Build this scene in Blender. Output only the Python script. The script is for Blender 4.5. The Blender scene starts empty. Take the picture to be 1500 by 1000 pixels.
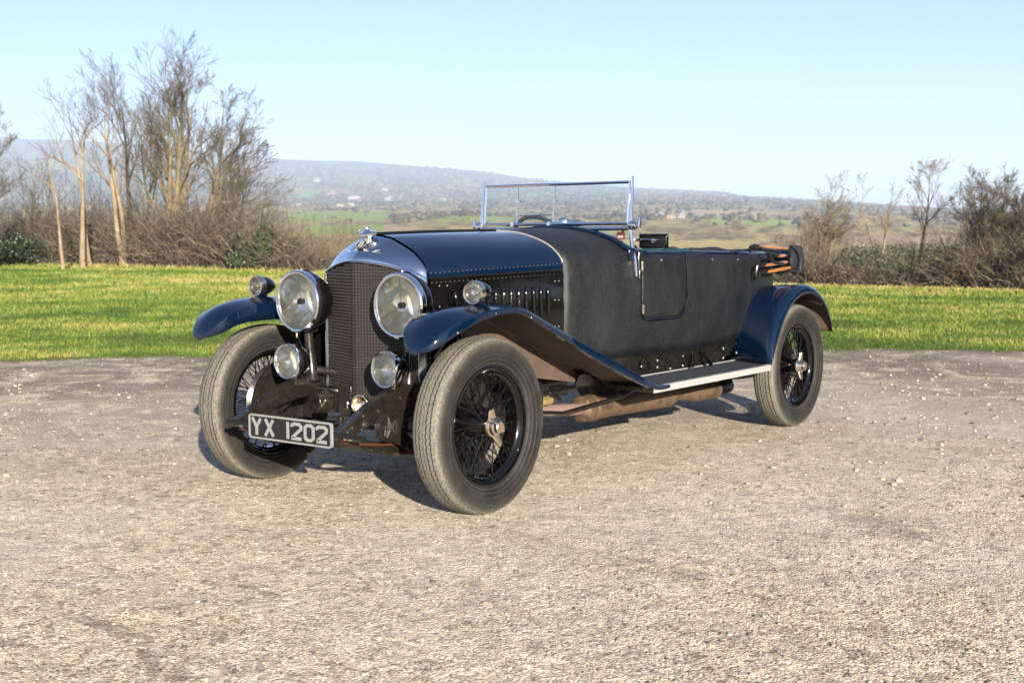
import bpy, math, random
import numpy as np
from mathutils import Vector, Matrix, noise as mnoise
random.seed(7)
rng = np.random.default_rng(11)
S = bpy.context.scene
R_ = math.radians
# ------------------------------------------------------------ camera
# car frame = world frame: x towards the rear of the car, y away from the camera, z up, front axle at x = 0
CP = Vector((-4.466, -4.287, 1.265))
YAW, PIT = 0.922, -0.083
FW = Vector((math.sin(YAW)*math.cos(PIT), math.cos(YAW)*math.cos(PIT), math.sin(PIT)))
RT = Vector((math.cos(YAW), -math.sin(YAW), 0))
UP = RT.cross(FW)
roll = -0.003
RT2 = RT*math.cos(roll)+UP*math.sin(roll); UP2 = -RT*math.sin(roll)+UP*math.cos(roll)
cam = bpy.data.objects.new('camera', bpy.data.cameras.new('camera'))
S.collection.objects.link(cam)
cam.matrix_world = Matrix(((RT2.x, UP2.x, -FW.x, CP.x), (RT2.y, UP2.y, -FW.y, CP.y), (RT2.z, UP2.z, -FW.z, CP.z), (0, 0, 0, 1)))
cam.data.sensor_width = 36
cam.data.lens = 1845.2/1500*36
cam.data.clip_end = 30000
cam.data.dof.use_dof = True
cam.data.dof.focus_distance = 6.0
cam.data.dof.aperture_fstop = 5.6
S.camera = cam
# ------------------------------------------------------------ light
SUNV = Vector((-2.3, -2.9, 1.0)).normalized()       # towards the sun
SUN_EL = math.asin(SUNV.z)
SUN_AZ = math.atan2(SUNV.x, SUNV.y)
W = bpy.data.worlds.new('World'); S.world = W; W.use_nodes = True
nt = W.node_tree; bg = nt.nodes['Background']
sky = nt.nodes.new('ShaderNodeTexSky'); sky.sky_type = 'NISHITA'; sky.sun_disc = False
sky.sun_elevation = SUN_EL; sky.sun_rotation = SUN_AZ
sky.altitude = 250; sky.air_density = 1.0; sky.dust_density = 1.1; sky.ozone_density = 4.2
wb = nt.nodes.new('ShaderNodeMix'); wb.data_type = 'RGBA'; wb.blend_type = 'MULTIPLY'; wb.inputs[0].default_value = 1.0
wb.inputs[7].default_value = (1.13, .925, .98, 1)           # neutral white balance: the sky model is a little green
nt.links.new(sky.outputs[0], wb.inputs[6]); nt.links.new(wb.outputs[2], bg.inputs[0]); bg.inputs[1].default_value = 0.050
sl = bpy.data.lights.new('sun', 'SUN'); sl.energy = 5.0; sl.angle = R_(0.55); sl.color = (1.0, 0.91, 0.79)
so = bpy.data.objects.new('sun', sl); S.collection.objects.link(so)
so.rotation_euler = SUNV.to_track_quat('Z', 'Y').to_euler()
S.view_settings.view_transform = 'Standard'; S.view_settings.look = 'None'
S.view_settings.exposure = 2.0; S.view_settings.gamma = 1.0
S.cycles.max_bounces = 8; S.cycles.transparent_max_bounces = 16; S.cycles.volume_bounces = 0

# ------------------------------------------------------------ materials
class N:
    def __init__(s, name):
        s.m = bpy.data.materials.new(name); s.m.use_nodes = True
        s.t = s.m.node_tree; s.b = s.t.nodes['Principled BSDF']; s.out = s.t.nodes['Material Output']
        s.co = s.t.nodes.new('ShaderNodeTexCoord')
    def nd(s, ty, **k):
        n = s.t.nodes.new('ShaderNode'+ty)
        for a, b in k.items():
            if hasattr(n, a): setattr(n, a, b)
            else: n.inputs[a.replace('_', ' ')].default_value = b
        return n
    def ln(s, a, b): s.t.links.new(a, b)
    def noise(s, sc, det=4, rough=.55, vec=None, dist=0):
        n = s.nd('TexNoise'); n.inputs['Scale'].default_value = sc; n.inputs['Detail'].default_value = det
        n.inputs['Roughness'].default_value = rough; n.inputs['Distortion'].default_value = dist
        s.ln(vec or s.co.outputs['Object'], n.inputs['Vector']); return n
    def voro(s, sc, vec=None, feat='F1'):
        n = s.nd('TexVoronoi'); n.feature = feat; n.inputs['Scale'].default_value = sc
        s.ln(vec or s.co.outputs['Object'], n.inputs['Vector']); return n
    def ramp(s, fac, stops):
        r = s.nd('ValToRGB'); e = r.color_ramp.elements
        while len(e) < len(stops): e.new(0.5)
        for k, (p, c) in enumerate(stops):
            e[k].position = p; e[k].color = (c, c, c, 1) if isinstance(c, (int, float)) else (*c, 1)
        s.ln(fac, r.inputs[0]); return r
    def mix(s, fac, a, b, mode='MIX'):
        n = s.nd('Mix'); n.data_type = 'RGBA'; n.blend_type = mode
        for inp, v in ((n.inputs[0], fac), (n.inputs[6], a), (n.inputs[7], b)):
            if hasattr(v, 'links') or hasattr(v, 'is_output'): s.ln(v, inp)
            elif isinstance(v, (int, float)): inp.default_value = v
            else: inp.default_value = (*v, 1)
        return n.outputs[2]
    def math(s, op, a, b=0.0):
        n = s.nd('Math'); n.operation = op
        for k, v in enumerate((a, b)):
            if hasattr(v, 'is_output'): s.ln(v, n.inputs[k])
            else: n.inputs[k].default_value = v
        return n.outputs[0]
    def bump(s, h, st=.3, dist=.01, prev=None):
        n = s.nd('Bump'); n.inputs['Strength'].default_value = st; n.inputs['Distance'].default_value = dist
        s.ln(h, n.inputs['Height'])
        if prev: s.ln(prev, n.inputs['Normal'])
        s.ln(n.outputs[0], s.b.inputs['Normal']); return n.outputs[0]
    def col(s, v):
        if hasattr(v, 'is_output'): s.ln(v, s.b.inputs['Base Color'])
        else: s.b.inputs['Base Color'].default_value = (*v, 1)
    def set(s, **k):
        for a, v in k.items():
            i = s.b.inputs[a.replace('_', ' ')]
            if hasattr(v, 'is_output'): s.ln(v, i)
            else: i.default_value = v
        return s

def mat_simple(name, c, rough=.5, metal=0, var=.25, sc=20, bump=0, coat=0):
    m = N(name); n = m.noise(sc, 5)
    c2 = tuple(x*(1-var) for x in c); c3 = tuple(min(1, x*(1+var)) for x in c)
    m.col(m.mix(n.outputs[0], c2, c3))
    r = m.ramp(n.outputs[0], [(0.3, max(0, rough-.08)), (0.7, min(1, rough+.08))])
    m.set(Roughness=r.outputs[0], Metallic=metal, Coat_Weight=coat, Coat_Roughness=.03)
    if bump: m.bump(n.outputs[0], bump, .003)
    return m.m
def mat_paint(name, c, dirt=.35):
    m = N(name); n = m.noise(3, 6, .6); n2 = m.noise(60, 3)
    f = m.math('MULTIPLY', m.ramp(n.outputs[0], [(.45, 0), (.75, 1)]).outputs[0], dirt*.12)
    sp = m.ramp(m.noise(140, 2).outputs[0], [(.70, 0), (.76, .35)])
    c1 = m.mix(f, c, (.10, .085, .065)); c1 = m.mix(m.math('MULTIPLY', sp.outputs[0], dirt), c1, (.3, .26, .2))
    m.col(c1)
    rr = m.ramp(n.outputs[0], [(.35, .05), (.8, .05+.22*dirt)])
    m.set(Roughness=rr.outputs[0], Specular_IOR_Level=.5, Coat_Weight=.12, Coat_Roughness=.04)
    m.bump(m.noise(1.6, 2).outputs[0], .06, .01)
    return m.m
M = {}
M['blue'] = mat_paint('navy_coachwork_paint', (.0006, .0056, .018), .22)
M['black'] = mat_paint('gloss_black_paint', (.0015, .0015, .0018), .4)
M['fab_plain'] = mat_simple('black_hood_cloth', (.009, .010, .013), .6, 0, .4, 30, .3)
M['chassis'] = mat_simple('grimy_chassis_paint', (.011, .009, .0065), .26, 0, .6, 25, .2, .5)
M['dark'] = mat_simple('dark_metal', (.006, .0055, .005), .32, .2, .4, 30)
M['spring'] = mat_simple('red_oxide_spring_steel', (.06, .016, .009), .5, 0, .5, 30, .3)
M['alu'] = mat_simple('dull_aluminium', (.36, .355, .34), .42, .35, .15, 40)
M['nickel'] = mat_simple('nickel', (.72, .64, .52), .22, 1, .12, 25)
M['white'] = mat_simple('white_enamel', (.25, .2, .18), .35, 0, .06, 20)
M['red'] = mat_simple('red_card', (.06, .008, .006), .5)
M['dirt'] = None
def chrome():
    m = N('chrome_plate'); n = m.noise(30, 4)
    m.col((.78, .79, .80)); m.set(Metallic=1.0, Roughness=m.ramp(n.outputs[0], [(.4, .04), (.8, .14)]).outputs[0])
    return m.m
M['chrome'] = chrome()
def leather():
    m = N('black_coachwork_fabric')
    mp = m.nd('Mapping'); mp.inputs['Scale'].default_value = (1, 1, .35); m.ln(m.co.outputs['Object'], mp.inputs[0])
    n1 = m.noise(7, 7, .65, mp.outputs[0]); n2 = m.noise(90, 3); v = m.voro(160)
    c = m.ramp(n1.outputs[0], [(.3, (.0022, .0032, .0042)), (.5, (.0040, .0052, .0064)), (.72, (.0078, .0094, .0108))])
    sc = m.ramp(n2.outputs[0], [(.42, 0), (.70, .75)])
    m.col(m.mix(sc.outputs[0], c.outputs[0], (.0125, .0135, .0145)))
    m.set(Roughness=m.ramp(n1.outputs[0], [(.3, .40), (.7, .60)]).outputs[0], Specular_IOR_Level=.36)
    b = m.bump(v.outputs[0], .5, .002)
    b = m.bump(n1.outputs[0], .35, .014, b); m.bump(m.noise(3.2, 3).outputs[0], .35, .03, b)
    return m.m
M['leather'] = leather()
def green_leather():
    m = N('green_seat_leather'); n = m.noise(12, 5)
    m.col(m.ramp(n.outputs[0], [(.3, (.005, .022, .024)), (.7, (.012, .045, .046))]).outputs[0]); m.set(Roughness=.38)
    m.bump(m.noise(40, 4).outputs[0], .3, .004); return m.m
M['green'] = green_leather()
def tyre():
    m = N('dusty_tyre_rubber'); n = m.noise(11, 8, .72); n2 = m.noise(120, 5, .7)
    at = m.nd('Attribute'); at.attribute_name = 'dust'
    dust = m.mix(m.ramp(n2.outputs[0], [(.36, 0), (.64, 1)]).outputs[0], (.055, .050, .040), (.185, .170, .135))
    base = m.mix(m.ramp(m.math('ADD', m.math('MULTIPLY', n.outputs[0], .6), m.math('MULTIPLY', n2.outputs[0], .4)), [(.38, 0), (.62, 1)]).outputs[0], (.0045, .0045, .0045), (.019, .018, .016))
    f = m.math('MULTIPLY', at.outputs['Fac'], m.ramp(n.outputs[0], [(.25, .72), (.7, 1)]).outputs[0])
    m.col(m.mix(f, base, dust)); m.set(Roughness=.68, Specular_IOR_Level=.22)
    m.bump(n2.outputs[0], .3, .002); return m.m
M['tyre'] = tyre()
def mudbrown():
    m = N('road_dirt_under_wing'); n = m.noise(6, 8, .7); n2 = m.noise(90, 4)
    c = m.ramp(n.outputs[0], [(.3, (.036, .024, .017)), (.55, (.060, .039, .027)), (.8, (.10, .068, .047))])
    m.col(m.mix(m.ramp(n2.outputs[0], [(.62, 0), (.75, .6)]).outputs[0], c.outputs[0], (.16, .12, .09))); m.set(Roughness=.85)
    m.bump(n2.outputs[0], .4, .003); return m.m
M['mud'] = mudbrown()
def exhaust():
    m = N('heat_stained_steel'); n = m.noise(7, 7, .7)
    m.col(m.ramp(n.outputs[0], [(.35, (.030, .019, .012)), (.5, (.11, .072, .042)), (.62, (.06, .042, .028)), (.75, (.17, .135, .095))]).outputs[0])
    m.set(Roughness=.55, Metallic=.35); m.bump(m.noise(50, 4).outputs[0], .3, .003); return m.m
M['exhaust'] = exhaust()
M['pinkpipe'] = mat_simple('oxidised_pipe', (.17, .115, .10), .7, .1, .25, 20, .3)
def wood():
    m = N('varnished_ash'); mp = m.nd('Mapping'); mp.inputs['Scale'].default_value = (3, 30, 30)
    m.ln(m.co.outputs['Object'], mp.inputs[0]); n = m.noise(3, 6, .6, mp.outputs[0])
    m.col(m.ramp(n.outputs[0], [(.3, (.13, .032, .006)), (.6, (.36, .135, .018)), (.8, (.48, .21, .045))]).outputs[0])
    m.set(Roughness=.22, Coat_Weight=.8); return m.m
M['wood'] = wood()
def glass(name, tint=(1, 1, 1), refl=1.0):
    m = N(name); t = m.t; t.nodes.remove(m.b)
    tr = t.nodes.new('ShaderNodeBsdfTransparent'); tr.inputs[0].default_value = (*tint, 1)
    gl = t.nodes.new('ShaderNodeBsdfGlossy'); gl.inputs['Roughness'].default_value = .02
    fr = t.nodes.new('ShaderNodeFresnel'); fr.inputs[0].default_value = 1.45
    mx = t.nodes.new('ShaderNodeMixShader')
    t.links.new(fr.outputs[0], mx.inputs[0]); t.links.new(tr.outputs[0], mx.inputs[1]); t.links.new(gl.outputs[0], mx.inputs[2])
    t.links.new(mx.outputs[0], m.out.inputs[0]); return m.m
M['glass'] = glass('clear_glass', (.93, .96, .95))
def lens():
    m = N('ribbed_lamp_glass'); m.col((.95, .97, .92))
    m.set(Roughness=.06, Transmission_Weight=1.0, IOR=1.12)
    m.bump(m.noise(24, 3).outputs[0], .25, .01); return m.m
M['lens'] = lens()
def reflector():
    m = N('silvered_reflector'); n = m.noise(9, 5)
    m.col(m.ramp(n.outputs[0], [(.35, (.74, .72, .58)), (.65, (.98, .98, .93))]).outputs[0])
    m.set(Metallic=.58, Roughness=.14); m.bump(m.noise(7, 2).outputs[0], .7, .05); return m.m
M['refl'] = reflector()
def guard():
    m = N('woven_wire_stoneguard'); m.col((.07, .052, .042)); m.set(Roughness=.4, Metallic=.6); return m.m
M['guard'] = guard()
def rubbermat():
    m = N('ribbed_rubber_mat'); w = m.nd('TexWave'); w.bands_direction = 'Y'; w.inputs['Scale'].default_value = 24
    m.ln(m.co.outputs['Object'], w.inputs[0]); n = m.noise(20, 5)
    m.col(m.ramp(n.outputs[0], [(.3, (.018, .021, .026)), (.7, (.045, .050, .057))]).outputs[0]); m.set(Roughness=.55)
    m.bump(w.outputs[0], .5, .003); return m.m
M['mat'] = rubbermat()

# ------------------------------------------------------------ mesh helpers
class MB:
    def __init__(s): s.v = []; s.f = []; s.mi = []; s.at = []
    def add(s, vs, fs, mi=0, at=None):
        o = len(s.v); s.v += [tuple(p) for p in vs]; s.f += [tuple(o+i for i in f) for f in fs]; s.mi += [mi]*len(fs)
        s.at += (at if at is not None else [0.0]*len(vs)); return s
    def box(s, c, d, mi=0, rot=None):
        vs = [Vector((x*d[0]/2, y*d[1]/2, z*d[2]/2)) for x in (-1, 1) for y in (-1, 1) for z in (-1, 1)]
        if rot is not None: vs = [rot @ p for p in vs]
        vs = [p+Vector(c) for p in vs]
        return s.add(vs, [(0, 1, 3, 2), (4, 6, 7, 5), (0, 4, 5, 1), (2, 3, 7, 6), (0, 2, 6, 4), (1, 5, 7, 3)], mi)
    def tube(s, pts, r, n=8, mi=0, cap=True, flat=1.0):
        pts = [Vector(p) for p in pts]; rs = r if isinstance(r, (list, tuple)) else [r]*len(pts)
        vs = []; fs = []; pu = None
        for k, p in enumerate(pts):
            t = (pts[min(k+1, len(pts)-1)]-pts[max(k-1, 0)]).normalized()
            if pu is None:
                a = Vector((0, 0, 1)) if abs(t.z) < .9 else Vector((1, 0, 0)); u = t.cross(a).normalized()
            else: u = (pu-t*pu.dot(t)).normalized()
            w = t.cross(u); pu = u
            for j in range(n):
                an = 2*math.pi*j/n; vs.append(p+u*math.cos(an)*rs[k]+w*math.sin(an)*rs[k]*flat)
        for k in range(len(pts)-1):
            for j in range(n):
                a = k*n+j; b = k*n+(j+1) % n; fs.append((a, b, b+n, a+n))
        if cap: fs.append(tuple(range(n-1, -1, -1))); fs.append(tuple((len(pts)-1)*n+j for j in range(n)))
        return s.add(vs, fs, mi)
    def lathe(s, prof, o=(0, 0, 0), ax=(1, 0, 0), n=32, mi=0, at=None, mis=None, closed=False):
        ax = Vector(ax).normalized(); a = Vector((0, 0, 1)) if abs(ax.z) < .9 else Vector((1, 0, 0))
        u = a.cross(ax).normalized(); w = ax.cross(u); o = Vector(o); vs = []; al = []
        for k, (h, r) in enumerate(prof):
            for j in range(n):
                an = 2*math.pi*j/n; vs.append(o+ax*h+u*(r*math.cos(an))+w*(r*math.sin(an))); al.append(at[k] if at else 0.0)
        K = len(prof); rngk = K if closed else K-1
        for k in range(rngk):
            fs = []
            for j in range(n):
                a0 = k*n+j; b0 = k*n+(j+1) % n; k2 = (k+1) % K
                fs.append((a0, b0, k2*n+(j+1) % n, k2*n+j))
            if k == 0: s.add(vs, fs, mis[k] if mis else mi, al); off = len(s.v)-len(vs)
            else:
                s.f += [tuple(off+i for i in f) for f in fs]; s.mi += [mis[k] if mis else mi]*len(fs)
        return s
    def grid(s, rows, mi=0, cu=False, cv=False, flip=False):
        nr, nc = len(rows), len(rows[0]); vs = [p for r in rows for p in r]; fs = []
        for i in range(nr if cu else nr-1):
            for j in range(nc if cv else nc-1):
                a = i*nc+j; b = i*nc+(j+1) % nc; c = ((i+1) % nr)*nc+(j+1) % nc; d = ((i+1) % nr)*nc+j
                fs.append((a, b, c, d) if not flip else (d, c, b, a))
        return s.add(vs, fs, mi)
    def disc(s, c, ax, r, n=24, mi=0):
        ax = Vector(ax).normalized(); a = Vector((0, 0, 1)) if abs(ax.z) < .9 else Vector((1, 0, 0))
        u = a.cross(ax).normalized(); w = ax.cross(u)
        return s.add([Vector(c)+u*r*math.cos(2*math.pi*j/n)+w*r*math.sin(2*math.pi*j/n) for j in range(n)], [tuple(range(n))], mi)
    def stud(s, c, r=.006, mi=0):
        c = Vector(c); vs = [c+Vector((0, 0, r)), c-Vector((0, 0, r)), c+Vector((r, 0, 0)), c-Vector((r, 0, 0)), c+Vector((0, r, 0)), c-Vector((0, r, 0))]
        return s.add(vs, [(0, 2, 4), (0, 4, 3), (0, 3, 5), (0, 5, 2), (1, 4, 2), (1, 3, 4), (1, 5, 3), (1, 2, 5)], mi)
    def build(s, name, mats, parent=None, smooth=35, bevel=0, solid=0, matoff=0, subsurf=0, attr=None, fixn=True):
        me = bpy.data.meshes.new(name); me.from_pydata(s.v, [], s.f)
        if not isinstance(mats, (list, tuple)): mats = [mats]
        for m in mats: me.materials.append(M[m] if isinstance(m, str) else m)
        me.polygons.foreach_set('material_index', s.mi)
        if attr:
            a = me.attributes.new(attr, 'FLOAT', 'POINT'); a.data.foreach_set('value', s.at)
        if fixn:
            import bmesh
            bm = bmesh.new(); bm.from_mesh(me); bmesh.ops.recalc_face_normals(bm, faces=bm.faces); bm.to_mesh(me); bm.free()
        me.polygons.foreach_set('use_smooth', [True]*len(me.polygons))
        me.update()
        if smooth: me.set_sharp_from_angle(angle=R_(smooth))
        o = bpy.data.objects.new(name, me); S.collection.objects.link(o)
        if parent is not None: o.parent = parent
        if bevel:
            b = o.modifiers.new('bevel', 'BEVEL'); b.width = bevel; b.segments = 2; b.limit_method = 'ANGLE'; b.angle_limit = R_(40)
        if subsurf:
            b = o.modifiers.new('sub', 'SUBSURF'); b.levels = subsurf; b.render_levels = subsurf
        if solid:
            b = o.modifiers.new('solid', 'SOLIDIFY'); b.thickness = solid; b.offset = -1; b.material_offset = matoff; b.material_offset_rim = 0
        return o
def tag(o, label=None, cat=None, group=None, kind=None):
    if label: o['label'] = label
    if cat: o['category'] = cat
    if group: o['group'] = group
    if kind: o['kind'] = kind
    return o
def empty(name, loc, label=None, cat=None, group=None, parent=None):
    o = bpy.data.objects.new(name, None); S.collection.objects.link(o); o.location = loc; o.empty_display_size = .2
    if parent: o.parent = parent
    return tag(o, label, cat, group)
def lerp(a, b, t): return a+(b-a)*t
def interp(x, tab):
    if x <= tab[0][0]: return tab[0][1]
    for (a, b), (c, d) in zip(tab, tab[1:]):
        if x <= c: return b+(d-b)*(x-a)/(c-a)
    return tab[-1][1]
def crom(P, n):
    """Catmull-Rom through tuples P, n steps per span"""
    out = []
    for i in range(len(P)-1):
        p0 = P[max(i-1, 0)]; p1 = P[i]; p2 = P[i+1]; p3 = P[min(i+2, len(P)-1)]
        for k in range(n):
            t = k/n
            out.append(tuple(.5*((2*b)+(-a+c)*t+(2*a-5*b+4*c-d)*t*t+(-a+3*b-3*c+d)*t**3) for a, b, c, d in zip(p0, p1, p2, p3)))
    out.append(tuple(P[-1])); return out

# ============================================================ THE CAR
car = empty('vintage_car', (0, 0, 0), 'open vintage tourer in dark blue paint and black fabric parked on the gravel', 'car')
def sy(pts, s): return [(x, y*s, z) for x, y, z in pts]
# ---- radiator shell, stone guard, badge, cap
archB = [(.33, 1.065), (.327, 1.10), (.299, 1.143), (.239, 1.194), (.16, 1.234), (.089, 1.262), (0, 1.276)]
def arch_full(a, n=4):
    h = crom(a, n)                                   # from +y side to centre
    return h+[(-y, z) for y, z in reversed(h[:-1])]
NB = 6
def frontA(t):                                       # t -1..1, top edge of the guard opening
    a = abs(t); return (-.088+.125*a**1.12, t*.305, 1.150-.062*a**1.8)
rows = []
B = arch_full(archB); nA = len(B)
KR = 7
for k in range(KR+1):
    q = k/KR; row = []
    def P(A, Bp):
        e = math.sin(q*math.pi/2)
        x = lerp(A[0], Bp[0], q); y = lerp(A[1], Bp[1], lerp(q, e, .55)); z = lerp(A[2], Bp[2], lerp(q, e, .75)); return (x, y, z)
    for j in range(8): z = lerp(.42, 1.055, j/8); row.append(P((.037, .305, z), (.09, .335, z)))
    for j in range(nA):
        t = 1-2*j/(nA-1); row.append(P(frontA(t), (.09, B[j][0], B[j][1])))
    for j in range(8): z = lerp(1.055, .42, (j+1)/8); row.append(P((.037, -.305, z), (.09, -.335, z)))
    rows.append(row)
mb = MB(); mb.grid(rows)
def shellmat():
    m = N('bright_plated_shell'); n = m.noise(5, 5)
    m.col((.50, .56, .62)); m.set(Metallic=1.0, Roughness=m.ramp(n.outputs[0], [(.35, .12), (.75, .26)]).outputs[0]); m.bump(n.outputs[0], .05, .01); return m.m
M['shell'] = shellmat()
shell = mb.build('radiator_shell', ['shell'], car, solid=.012)
mb = MB()
edge = [frontA(1-2*j/24) for j in range(25)]
edge = [(.037, .305, .42)]+[(.037, .305, .42+.6*k/6) for k in range(1, 7)]+edge+[(.037, -.305, 1.02-.6*k/6) for k in range(0, 7)]
mb.tube([(x-.003, y, z) for x, y, z in edge], .0055, 6)
mb.build('shell_edge_bead', ['shell'], shell)
mb = MB()
mb.lathe([(0, .030), (.030, .027), (.032, .036), (.038, .043), (.048, .044), (.054, .040), (.056, .026), (.064, .020), (.071, .012), (.080, .010), (.082, 0)], (.033, 0, 1.236), (-.18, 0, 1), 28)
for an in range(3):
    c = math.cos(an*2.1+.4)*.034; s_ = math.sin(an*2.1+.4)*.034; mb.box((.03-.012+c, s_, 1.296), (.012, .012, .010))
mb.box((.019, 0, 1.306), (.008, .036, .007))
mb.build('filler_cap', ['chrome'], shell, bevel=.002)
# badge: oval with a letter and a pair of wings, on the sloping prow of the shell
def prow(y, q):
    A = frontA(y/.305 if y else 0); e = math.sin(q*math.pi/2)
    zb = interp(abs(y), [(a, b) for a, b in reversed(archB)])
    return Vector((lerp(A[0], .09, q), y, lerp(A[2], zb, lerp(q, e, .75))))
pc = prow(0, .42); pn = (prow(0, .5)-prow(0, .34)).normalized(); nrm = Vector((-pn.z, 0, pn.x)); 
if nrm.z < 0: nrm = -nrm
nrm = Vector((-abs(nrm.x), 0, abs(nrm.z))); uy = Vector((0, -1, 0)); uu = nrm.cross(uy).normalized()
if uu.z < 0: uu = -uu
mb = MB()
def onb(a, b, h): return pc+(uy*a+uu*b)*1.22+nrm*h
BS = 1.2
ov = [onb(.026*math.cos(t*math.pi/12), .021*math.sin(t*math.pi/12), .012) for t in range(24)]
ov0 = [onb(.026*math.cos(t*math.pi/12), .021*math.sin(t*math.pi/12), -.01) for t in range(24)]
mb.add(ov, [tuple(range(24))], 0); mb.grid([ov, ov0], 0, cv=True)
def strokes(mb, pts, w, place, h0, h1, mi):
    """flat ribbon polyline with mitred joints, extruded from h0 to h1"""
    n = len(pts); L = []; Rr = []
    closed = pts[0] == pts[-1]
    for k, p in enumerate(pts):
        if closed: a = pts[k-1] if k > 0 else pts[-2]; b = pts[k+1] if k < n-1 else pts[1]
        else: a = pts[k-1] if k > 0 else None; b = pts[k+1] if k < n-1 else None
        d1 = Vector((p[0]-a[0], p[1]-a[1])).normalized() if a else None
        d2 = Vector((b[0]-p[0], b[1]-p[1])).normalized() if b else None
        d1 = d1 or d2; d2 = d2 or d1
        n1 = Vector((-d1.y, d1.x)); n2 = Vector((-d2.y, d2.x)); m = (n1+n2)
        m = m/max(.35, m.length_squared/2) if m.length > 1e-4 else n1
        L.append((p[0]+m.x*w/2, p[1]+m.y*w/2)); Rr.append((p[0]-m.x*w/2, p[1]-m.y*w/2))
    rows = [[place(*a, h1) for a in L], [place(*a, h1) for a in Rr], [place(*a, h0) for a in Rr], [place(*a, h0) for a in L]]
    mb.grid(rows, mi, cu=True)
for pl in ([(-.008, -.012), (-.008, .012), (.004, .012), (.008, .007), (.004, .001), (-.008, .001)], [(.004, .001), (.010, -.005), (.005, -.012), (-.008, -.012)]):
    strokes(mb, pl, .0038, onb, .012, .0135, 1)
strokes(mb, [(.026*math.cos(t*math.pi/12), .021*math.sin(t*math.pi/12)) for t in range(24)]+[(.026, 0)], .0016, onb, .012, .013, 1)
badge = mb.build('badge', [mat_simple('badge_black', (.004, .004, .004), .5), mat_simple('badge_white', (.32, .32, .31), .4)], shell, smooth=20)
mb = MB()
for sgn in (-1, 1):
    for r_ in range(2):
        pts = []
        for k in range(9):
            y = sgn*(.024+.088*k/8*(1-.18*r_)); w_ = .018*math.sin(k/8*math.pi)*-1-.010-.006*r_+.012*k/8
            v = prow(y, .36) ; pts.append(v+Vector((0, 0, w_*.8))+Vector((-.012, 0, .006)))
        mb.tube(pts, [.0016]*8+[.001], 5)
    mb.build('badge_wing', [bpy.data.materials['badge_white']], badge); mb = MB()
# guard
mb = MB()
zt = lambda y: frontA(y/.305)[2]-.004
xg = lambda y: -.080+.115*(abs(y)/.305)**1.0
NR = 47
for r_ in range(NR):
    z0 = .418+r_*.0155
    for s in (-1, 1):
        top = []; bot = []
        npd = 42
        for k in range(npd+1):
            y = s*.303*k/npd; z = z0+(.0048 if k % 2 else -.0048)
            if z > zt(y)-.004: break
            top.append((xg(y)-.006, y, z+.0017)); bot.append((xg(y)-.004, y, z-.0017))
        if len(top) > 2: mb.grid([top, bot], 0)
mb2 = MB()
for s in (-1, 1):
    rows = []
    for k in range(13):
        y = s*.305*k/12; rows.append([(xg(y)+.008, y, .41), (xg(y)+.008, y, zt(y))])
    mb2.grid(rows)
rows = [[(xg(y)+.008, y, .41), (.04, y, .41)] for y in [-.305+.61*k/24 for k in range(25)]]
mb2.grid(rows)
mb2.tube([(xg(y)-.002, y, .412) for y in [-.303, -.15, 0, .15, .303]], .006, 6)
mb2.tube([(-.087, 0, .412), (-.087, 0, 1.146)], .003, 5)
core = mb2.build('radiator_core', [mat_simple('dark_radiator_core', (.006, .005, .0042), .6, .2, .5, 50)], car)
mb.build('stone_guard', [mat_simple('bronze_wire', (.15, .125, .105), .34, .75, .4, 12)], car)

# ---- bonnet
B0 = [(.335, 1.04), (.335, 1.067)]+[(y, z+.004) for y, z in archB[1:]]
B1 = [(.452, 1.065), (.450, 1.09), (.445, 1.137), (.406, 1.184), (.347, 1.224), (.266, 1.257), (.150, 1.286), (0, 1.298)]
def resamp(P, n):
    P = crom(P, 8); L = [0]
    for a, b in zip(P, P[1:]): L.append(L[-1]+math.dist(a, b))
    out = []; j = 0
    for k in range(n):
        t = L[-1]*k/(n-1)
        while j < len(L)-2 and L[j+1] < t: j += 1
        u = (t-L[j])/max(1e-9, L[j+1]-L[j]); out.append(tuple(lerp(a, b, u) for a, b in zip(P[j], P[j+1])))
    return out
b0 = resamp(B0[1:], 16); b1 = resamp(B1[1:], 16)
BX0, BX1 = .092, 1.045
def bon(q, j):
    y = lerp(b0[j][0], b1[j][0], q); z = lerp(b0[j][1], b1[j][1], q)+.012*math.sin(q*math.pi)*(j/15)*.3
    return (lerp(BX0, BX1, q), y, z)
mb = MB()
rows = [[bon(k/14, j) for j in range(16)]+[(lambda p: (p[0], -p[1], p[2]))(bon(k/14, j)) for j in range(14, -1, -1)] for k in range(15)]
mb.grid(rows)
bonnet_mb = mb
hinge_mb = mb = MB(); mb.tube([bon(k/10, 15) for k in range(11)], .0055, 6); mb.tube([Vector(bon(k/10, 15))+Vector((0, .0, .006)) for k in range(11)], .003, 6)
for s in (-1, 1): mb.tube([sy([bon(k/10, 0)], s)[0] for k in range(11)], .004, 6)
mb = bonnet_mb
for s in (-1, 1):
    for k in range(32):
        q = (k+.5)/32; p = bon(q, 1); mb.stud((p[0], s*(p[1]+.001), p[2]-.004), .0020, 1)
        
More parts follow.
